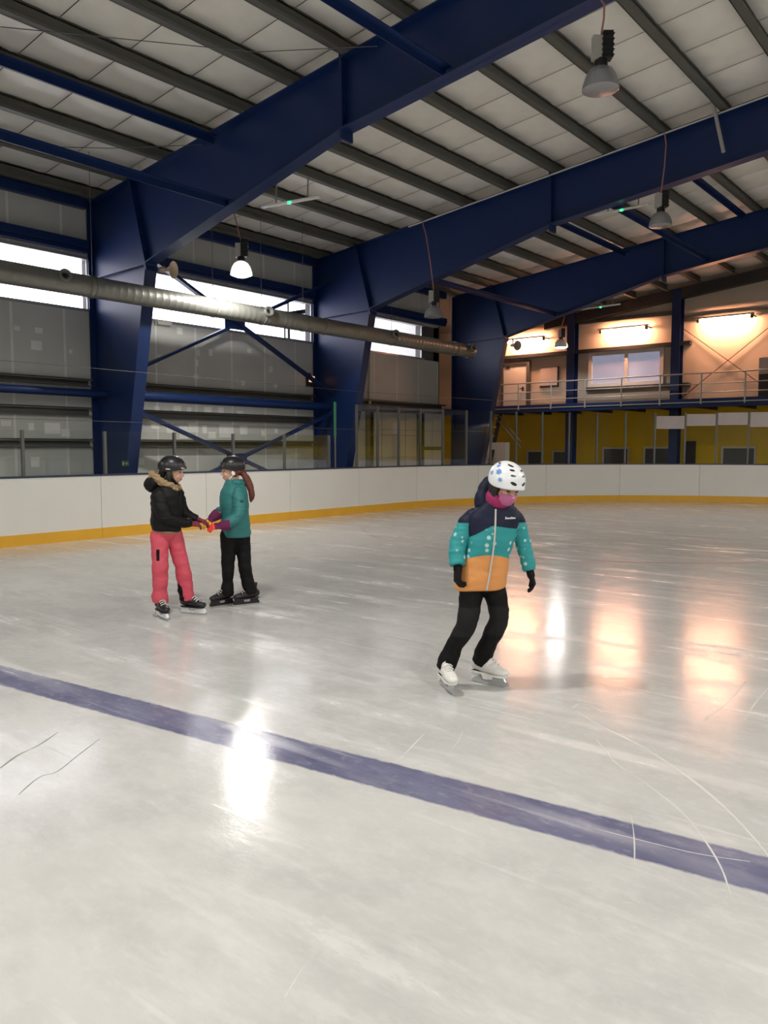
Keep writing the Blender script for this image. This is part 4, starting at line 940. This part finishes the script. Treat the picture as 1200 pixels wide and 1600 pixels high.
# ---- the skater with the dotted jacket, looking down, arms out
H3 = Head((0.224, -0.085, 1.268), (0.42, -0.80, -0.42), 0.06)
armsL = [(0.005, -0.0, 1.025), (-0.062, -0.03, 0.89), (-0.063, -0.08, 0.765)]; armsR = [(0.303, 0.02, 1.03), (0.356, 0.03, 0.885), (0.390, -0.01, 0.725)]
legL = [(0.035, 0.0, 0.64), (-0.004, -0.07, 0.42), (-0.136, 0.0, 0.115)]; legR = [(0.165, 0.02, 0.64), (0.202, -0.03, 0.455), (0.100, 0.10, 0.135)]
mb = body(H3, (0.178, -0.02, 1.165), (0.16, 0.01, 1.0), (0.095, 0.02, 0.70), (armsL, armsR), (legL, legR), 0.18)
P3_LOC = (-2.758, 4.199, 0.0)
p3 = person(P3_LOC, 'skater in white helmet and navy, teal and orange jacket looking down', mb, H3)
trousers((0.098, 0.02, 0.68), (0.125, 0.10, 0.10), (legL[:2] + [(-0.075, -0.03, 0.27), legL[2]], legR[:2] + [(0.150, 0.03, 0.29), legR[2]]), ([0.078, 0.062, 0.056, 0.060], [0.076, 0.060, 0.056, 0.061]), p3,
         ['black_cloth', 'knee_cloth'], lambda c, n: 1 if (0.34 < c.z < 0.52 and n.y < 0.2) else 0)
fa = -PI / 2 + 0.12
R3 = [(0.084, 0.01, 0.622, 0.150, 0.110, fa, 0.03), (0.084, 0.01, 0.630, 0.158, 0.118, fa, 0.03), (0.092, 0.01, 0.70, 0.157, 0.120, fa, 0.03), (0.118, 0.01, 0.82, 0.146, 0.116, fa, 0.05), (0.140, 0.0, 0.92, 0.150, 0.117, fa, 0.08),
      (0.152, 0.0, 1.00, 0.160, 0.115, fa, 0.10), (0.155, 0.0, 1.06, 0.168, 0.105, fa, 0.10), (0.160, -0.005, 1.11, 0.145, 0.092, fa, 0.08), (0.168, -0.012, 1.145, 0.100, 0.082, fa, 0.05), (0.174, -0.02, 1.175, 0.074, 0.078, fa, 0.0), (0.178, -0.025, 1.195, 0.072, 0.077, fa, 0.0)]
jk = add_me('jacket', loft(R3, 'jacket', 48, 0.005), 'jacket_dotted', p3)
sleeve([(0.045, 0.0, 1.062), (0.002, -0.0, 1.025), (-0.062, -0.03, 0.89), (-0.064, -0.075, 0.778)], [0.062, 0.062, 0.055, 0.050], 'sleeve_dotted', jk)
sleeve([(0.270, 0.01, 1.075), (0.305, 0.02, 1.035), (0.356, 0.03, 0.885), (0.388, -0.005, 0.735)], [0.058, 0.056, 0.049, 0.041], 'sleeve_dotted', jk)
zp = [front_at(R3, 0.16 - 0.052 * (1.125 - z) / 0.5 - 0.012 * math.sin(PI * (1.125 - z) / 0.5) * -1, z, 0.006) for z in [1.125 - 0.0205 * k for k in range(25)]]
MB().tube(zp, 0.0058, 8).build('zipper', 'zip_grey', jk, smooth=True)
for q in range(7):
    a = front_at(R3, 0.222 + q * 0.0095, 1.068, 0.004); MB().box(a.x - 0.0033, a.x + 0.0033, a.y - 0.003, a.y + 0.004, a.z - 0.005, a.z + (0.008 if q in (0, 4) else 0.004)).build('chest_lettering', 'lace_white', jk)
mb = MB(); ell(mb, (0.15, 0.05, 1.17), (0.10, 0.06, 0.06)); ell(mb, (0.095, 0.01, 1.165), (0.055, 0.065, 0.075)); ell(mb, (0.235, 0.03, 1.15), (0.06, 0.055, 0.04)); ell(mb, (0.112, 0.035, 1.225), (0.05, 0.055, 0.075)); ell(mb, (0.130, 0.04, 1.26), (0.045, 0.05, 0.06))
add_me('hood', union(mb, 'hood', 0.007, 4, 0.005, 14, 1.2), 'navy_cloth', jk)
MB().lathe([(0.066, -0.035), (0.076, -0.02), (0.079, 0.015), (0.070, 0.042), (0.060, 0.045), (0.058, -0.03)], (0.182, -0.045, 1.18), 28, (0.18, -0.30, 1)).build('neck_warmer', 'scarf_magenta', p3, smooth=60)
hand(p3, (-0.064, -0.082, 0.762), (-0.02, -0.25, -1), (-1, -0.3, 0), -1, 'black_cloth', 0.42, 1.02)
hand(p3, (0.393, -0.012, 0.715), (0.25, -0.1, -1), (1, -0.3, 0.2), 1, 'black_cloth', 0.35, 0.92)
hl, P_ = helmet(H3, 'helmet_white', p3, lambda a: 1.62 + 0.30 * (1 - math.cos(a)) / 2 + 0.22 * abs(math.sin(a)) ** 2, 1.03, 0.06)
for az, po, w, h, rt in ((0.95, 0.34, 0.55, 0.075, 0.0), (0.62, 0.62, 0.26, 0.065, 0.1), (0.48, 0.92, 0.20, 0.06, 0.1), (-0.62, 0.62, 0.26, 0.065, -0.1), (-0.48, 0.92, 0.20, 0.06, -0.1), (-0.38, 1.34, 0.20, 0.09, 0.22), (0.38, 1.34, 0.20, 0.09, -0.22), (2.2, 0.7, 0.2, 0.06, 0.2), (-2.2, 0.7, 0.2, 0.06, -0.2)):
    helmet_patch(P_, az, po, w, h, rt, 'helmet_black', 'vent', hl)
for sc_, ca, cp in ((1.0, 1.45, 1.05), (0.7, 1.85, 0.80), (0.7, 1.15, 1.40), (0.65, 1.85, 1.36)):
    for q in range(3):
        an = q * PI / 3 + 0.2
        pp = [P_(ca + math.cos(an) * t * 0.17 * sc_, cp + math.sin(an) * t * 0.17 * sc_, 1.006) for t in (-1, -0.5, 0, 0.5, 1)]
        MB().tube(pp, 0.0052 * sc_, 6).build('snowflake_arm', 'decal_blue', hl)
strap(H3, [(-0.074, 0.0, -0.01), (-0.064, 0.02, -0.06), (-0.04, 0.05, -0.105), (0, 0.055, -0.115), (0.04, 0.05, -0.105), (0.064, 0.02, -0.06), (0.074, 0.0, -0.01)], 'strap_black', hl)
mb = MB()
for j in range(9):
    for i in range(15):
        pass
vs = []; nA, nB = 18, 9
for j in range(nB + 1):
    for i in range(nA + 1):
        az = math.radians(-78 + 156 * i / nA); c = -0.022 - 0.082 * j / nB - 0.010 * (1 - math.cos(az)) * (1 - j / nB)
        k = math.sqrt(max(0.05, 1 - ((c + 0.046) / 0.078) ** 2))
        vs.append(H3(0.062 * k * math.sin(az), 0.032 + 0.066 * k * math.cos(az) + 0.008 * max(0, 1 - abs(i - nA / 2) / 2) * (1 - j / nB), c))
fs = [(j * (nA + 1) + i, j * (nA + 1) + i + 1, (j + 1) * (nA + 1) + i + 1, (j + 1) * (nA + 1) + i) for j in range(nB) for i in range(nA)]
mk = MB().add(vs, fs).build('face_mask', 'mask_mauve', p3, smooth=80); sd = mk.modifiers.new('thick', 'SOLIDIFY'); sd.thickness = 0.003
mb = MB()
for sx in (-1, 1):
    for b in (-0.02, 0.0, -0.045): capsule(mb, [H3(sx * 0.072, b, 0.01), H3(sx * 0.075, b + 0.008, -0.03), H3(sx * 0.066, b + 0.012, -0.085)], [0.016, 0.018, 0.012])
capsule(mb, [H3(-0.05, -0.08, 0.0), H3(0.0, -0.09, -0.03), H3(0.05, -0.08, 0.0)], [0.03, 0.035, 0.03])
add_me('hair', union(mb, 'hair', 0.006, 2, 0.003, 40, 0.6), 'hair_dark', p3)
skate(p3, (-0.150, 0.05), -PI / 2 + 0.24, 'boot_white', 'figure', 0.0, 0.245, (0.05, -0.02)); skate(p3, (0.060, 0.13), -0.72, 'boot_white', 'figure', 0.0, 0.25, (0.025, -0.02))

# ---- the skater with the black jacket and pink trousers
H1 = Head((-0.006, 0.0, 1.318), (1, 0.10, -0.10))
hp = V((0.217, 0.13, 0.819))
aN = [(-0.095, -0.12, 1.11), (-0.035, -0.135, 0.905), (0.135, 0.05, 0.838)]; aF = [(0.0, 0.10, 1.11), (0.05, 0.16, 0.92), (0.18, 0.18, 0.86)]
lN = [(-0.132, -0.035, 0.74), (-0.118, -0.075, 0.44), (-0.135, -0.06, 0.135)]; lF = [(-0.015, 0.035, 0.74), (0.050, 0.05, 0.44), (0.075, 0.085, 0.135)]
mb = body(H1, (-0.045, 0.0, 1.205), (-0.075, 0.0, 1.03), (-0.078, 0.0, 0.79), (aN, aF), (lN, lF), 0.16)
p1 = person((-6.0, 4.36, 0.0), 'skater in black helmet, black jacket with fur hood and pink trousers', mb, H1)
def pinkfn(c, n):
    if n.y < 0.15 and c.y < 0:
        if abs(c.x + 0.118) < 0.014 and abs(c.z - 0.575) < 0.05: return 1
    if abs(c.x - (0.022 + 0.10 * (0.30 - c.z))) < 0.030 * min(1, max(0, (0.30 - c.z) / 0.05)) and c.z < 0.30 and n.y < 0.3: return 1
    return 0
trousers((-0.078, 0.0, 0.775), (0.118, 0.11, 0.10), (lN[:2] + [(-0.122, -0.07, 0.27), lN[2]], lF[:2] + [(0.068, 0.07, 0.27), lF[2]]), ([0.080, 0.072, 0.068, 0.072], [0.079, 0.070, 0.067, 0.072]), p1, ['pink_cloth', 'black_cloth'], pinkfn, 0.008)
fb = 0.42
R1 = [(-0.077, 0.0, 0.782, 0.120, 0.116, fb, -0.10), (-0.077, 0.0, 0.79, 0.128, 0.123, fb, -0.10), (-0.078, 0.0, 0.84, 0.140, 0.132, fb, -0.06), (-0.077, 0.0, 0.94, 0.139, 0.126, fb, 0), (-0.078, 0.0, 1.04, 0.150, 0.128, fb, 0), (-0.080, 0.0, 1.11, 0.152, 0.118, fb, 0),
      (-0.075, 0.0, 1.165, 0.125, 0.100, fb, 0), (-0.060, 0.0, 1.20, 0.085, 0.086, fb, 0), (-0.045, 0.0, 1.23, 0.072, 0.076, fb, 0), (-0.038, 0.0, 1.25, 0.070, 0.074, fb, 0)]
jk = add_me('jacket', loft(R1, 'jacket', 48, 0.007, 11, 2.0), 'jacket_black', p1)
MB().lathe([(0.112, 0), (0.125, 0.006), (0.127, 0.02), (0.112, 0.026)], (-0.077, 0.0, 0.765), 36, (0.10, 0, 1)).build('waistband', 'fur_tan', jk, smooth=60)
sleeve([(-0.085, -0.07, 1.13), (-0.098, -0.115, 1.09), (-0.045, -0.14, 0.915), (0.05, -0.06, 0.862), (0.125, 0.04, 0.840)], [0.066, 0.070, 0.062, 0.052, 0.043], 'jacket_black', jk, wr=0.007)
sleeve([(-0.02, 0.07, 1.13), (0.0, 0.10, 1.10), (0.045, 0.155, 0.925), (0.165, 0.175, 0.862)], [0.064, 0.066, 0.058, 0.042], 'jacket_black', jk)
mb = MB(); ell(mb, (-0.195, 0.01, 1.195), (0.070, 0.105, 0.078)); ell(mb, (-0.155, -0.07, 1.215), (0.06, 0.06, 0.06)); ell(mb, (-0.155, 0.08, 1.215), (0.06, 0.06, 0.06))
hd = add_me('hood', union(mb, 'hood', 0.008, 4, 0.007, 12, 1.2), 'jacket_black', jk)
mb = MB(); arc = [(-0.165, 0.07, 1.268), (-0.185, 0.0, 1.285), (-0.165, -0.068, 1.275), (-0.115, -0.10, 1.25), (-0.06, -0.105, 1.215), (0.0, -0.085, 1.185), (0.042, -0.05, 1.16)]
capsule(mb, arc, [0.030, 0.034, 0.036, 0.036, 0.033, 0.028, 0.022]); capsule(mb, [(-0.165, 0.07, 1.268), (-0.10, 0.10, 1.25), (-0.02, 0.085, 1.20), (0.045, 0.03, 1.165)], [0.030, 0.033, 0.03, 0.022])
fm = union(mb, 'fur_trim', 0.006, 2, 0.012, 38, 1.0); add_me('fur_trim', fm, 'fur_tan', jk)
MB().tube([front_at(R1, 0.0, 0.8) + V((0.0, 0, 0))] + [V((-0.077 + 0.135 * math.cos(fb - 0.35), 0.135 * math.sin(fb - 0.35), z)) for z in (0.86, 0.95, 1.04, 1.12)], 0.006, 6).build('zipper', 'boot_black', jk)
hand(p1, (0.135, 0.045, 0.838), (1, 0.75, -0.20), (0.2, -0.4, 1), 1, 'rose_knit', 0.30); hand(p1, (0.172, 0.178, 0.860), (1, 0.10, -0.35), (0.2, 0.4, 1), -1, 'rose_knit', 0.32)
hl, P_ = helmet(H1, 'helmet_black', p1, lambda a: 1.60 + 0.32 * (1 - math.cos(a)) / 2 + 0.22 * abs(math.sin(a)) ** 2, 1.0, 0.05)
for az in (-0.5, 0.0, 0.5): helmet_patch(P_, az, 0.75, 0.12, 0.05, 0, 'strap_black', 'vent', hl)
MB().tube([P_(a, 1.60, 1.035) for a in (0.45, 0.6, 0.75)], 0.004, 6).tube([P_(a, 1.78, 1.03) for a in (1.55, 1.7, 1.85)], 0.004, 6).build('reflector_strip', 'lace_white', hl)
strap(H1, [(0.078, 0.0, -0.02), (0.066, 0.02, -0.07), (0.035, 0.05, -0.112), (-0.035, 0.05, -0.112), (-0.066, 0.02, -0.07), (-0.078, 0.0, -0.02)], 'strap_black', hl)
mb = MB()
for sx in (-1, 1): capsule(mb, [H1(sx * 0.068, -0.015, 0.0), H1(sx * 0.070, -0.02, -0.05), H1(sx * 0.058, -0.02, -0.11)], [0.024, 0.028, 0.024])
capsule(mb, [H1(-0.04, -0.075, 0.0), H1(0.0, -0.085, -0.05), H1(0.04, -0.075, 0.0)], [0.03, 0.045, 0.03]); add_me('hair', union(mb, 'hair', 0.006, 2, 0.003, 40, 0.6), 'hair_dark', p1)
skate(p1, (-0.165, -0.02), -0.95, 'boot_black', 'hockey'); skate(p1, (0.025, 0.105), -0.36, 'boot_black', 'hockey')

# ---- the skater with the teal jacket and pony tail
H2 = Head((-0.026, 0.0, 1.312), (-1, -0.28, -0.06))
aN = [(0.055, -0.12, 1.09), (0.072, -0.17, 0.90), (-0.055, -0.27, 0.812)]; aF = [(-0.05, 0.10, 1.09), (-0.115, 0.09, 0.93), (-0.19, -0.10, 0.862)]
lN = [(-0.055, -0.03, 0.69), (-0.066, -0.04, 0.38), (-0.080, -0.015, 0.12)]; lF = [(0.062, 0.03, 0.69), (0.086, 0.02, 0.38), (0.132, 0.05, 0.12)]
mb = body(H2, (-0.008, 0.0, 1.20), (0.0, 0.0, 1.02), (0.008, 0.0, 0.74), (aN, aF), (lN, lF), 0.16)
p2 = person((-5.93, 5.0, 0.0), 'skater in dark helmet and teal jacket with a long auburn pony tail', mb, H2)
trousers((0.008, 0.0, 0.72), (0.125, 0.115, 0.10), (lN[:2] + [(-0.070, -0.03, 0.25), lN[2]], lF[:2] + [(0.108, 0.035, 0.25), lF[2]]), ([0.082, 0.060, 0.054, 0.062], [0.082, 0.062, 0.060, 0.068]), p2, ['black_cloth'], lambda c, n: 0, 0.007)
fc = PI + 0.42
R2 = [(0.012, 0.0, 0.672, 0.124, 0.120, fc, 0), (0.012, 0.0, 0.68, 0.134, 0.130, fc, 0), (0.010, 0.0, 0.76, 0.140, 0.134, fc, 0), (0.002, 0.0, 0.88, 0.142, 0.130, fc, 0), (-0.006, 0.0, 1.02, 0.150, 0.132, fc, 0), (-0.006, 0.0, 1.10, 0.150, 0.120, fc, 0),
      (0.0, 0.0, 1.155, 0.125, 0.100, fc, 0), (0.0, 0.0, 1.19, 0.088, 0.086, fc, 0), (-0.002, 0.0, 1.205, 0.074, 0.078, fc, 0), (-0.002, 0.0, 1.222, 0.068, 0.070, fc, 0)]
jk = add_me('jacket', loft(R2, 'jacket', 48, 0.006, 11, 1.6), 'teal_cloth', p2)
sleeve([(0.04, -0.07, 1.12), (0.056, -0.115, 1.075), (0.072, -0.17, 0.91), (0.01, -0.22, 0.845), (-0.040, -0.258, 0.818)], [0.062, 0.066, 0.060, 0.054, 0.048], 'teal_cloth', jk)
sleeve([(-0.03, 0.07, 1.12), (-0.05, 0.10, 1.08), (-0.11, 0.09, 0.94), (-0.15, 0.0, 0.90)], [0.060, 0.062, 0.056, 0.050], 'teal_cloth', jk)
mb = MB(); ell(mb, (0.055, 0.03, 1.18), (0.07, 0.09, 0.045)); ell(mb, (0.03, -0.06, 1.19), (0.06, 0.045, 0.04)); add_me('hood', union(mb, 'hood', 0.007, 4, 0.005, 13, 1.2), 'teal_cloth', jk)
MB().box(0.085, 0.118, -0.192, -0.186, 1.018, 1.030).build('sleeve_badge', 'boot_black', jk)
for (w_, d_, n_, t_, fm_, f0, cu) in (((-0.072, -0.275, 0.806), (-1, -0.30, -0.10), (0.1, -0.6, 1), -1, 'neon_red', 0.060, 0.30), ((-0.195, -0.11, 0.862), (-0.75, -0.55, -0.55), (0.3, 0.3, 1), 1, 'glove_yellow', 0.050, 0.28)):
    hand(p2, w_, d_, n_, t_, 'purple_knit', cu, 1.08, fm_, f0)
    d_ = V(d_).normalized(); w_ = V(w_)
    mbc = MB(); mbc.tube([w_ - d_ * 0.075, w_ - d_ * 0.04, w_, w_ + d_ * 0.02], [0.056, 0.052, 0.042, 0.034], 18); add_me('glove_cuff', union(mbc, 'glove_cuff', 0.006, 2, 0.003, 30, 1), 'purple_knit', p2)
hl, P_ = helmet(H2, 'helmet_black', p2, lambda a: 1.56 + 0.36 * (1 - math.cos(a)) / 2 + 0.24 * abs(math.sin(a)) ** 2, 0.98, 0.07)
for az in (-0.5, 0.0, 0.5): helmet_patch(P_, az, 0.75, 0.12, 0.05, 0, 'strap_black', 'vent', hl)
strap(H2, [(0.074, -0.02, -0.015), (0.064, 0.005, -0.06), (0.034, 0.045, -0.108), (-0.034, 0.045, -0.108), (-0.064, 0.005, -0.06), (-0.074, -0.02, -0.015)], 'lace_white', hl, 0.007)
MB().lathe([(0.0, 0), (0.02, 0.0), (0.022, 0.008), (0, 0.012)], H2(-0.078, -0.012, -0.028), 12, tuple(-H2.r)).build('ear_buckle', 'lace_white', hl)
mb = MB(); capsule(mb, [H2(0, -0.10, -0.02), V((0.115, 0.0, 1.235)), V((0.150, -0.01, 1.15)), V((0.168, -0.015, 1.07)), V((0.158, -0.012, 1.01))], [0.030, 0.034, 0.036, 0.030, 0.010]); capsule(mb, [H2(0.05, -0.06, -0.02), H2(0, -0.09, -0.02), H2(-0.05, -0.06, -0.02)], [0.03, 0.04, 0.03])
for sx in (-1, 1): capsule(mb, [H2(sx * 0.066, -0.02, 0.0), H2(sx * 0.066, -0.03, -0.05)], [0.022, 0.018])
add_me('pony_tail', union(mb, 'pony_tail', 0.006, 2, 0.006, 45, 0.25), 'hair_red', p2)
skate(p2, (-0.045, 0.05), PI + 0.80, 'boot_black', 'soft'); skate(p2, (0.20, 0.085), PI + 0.55, 'boot_black', 'soft')

p3.scale = (1.02, 1.02, 1.02)
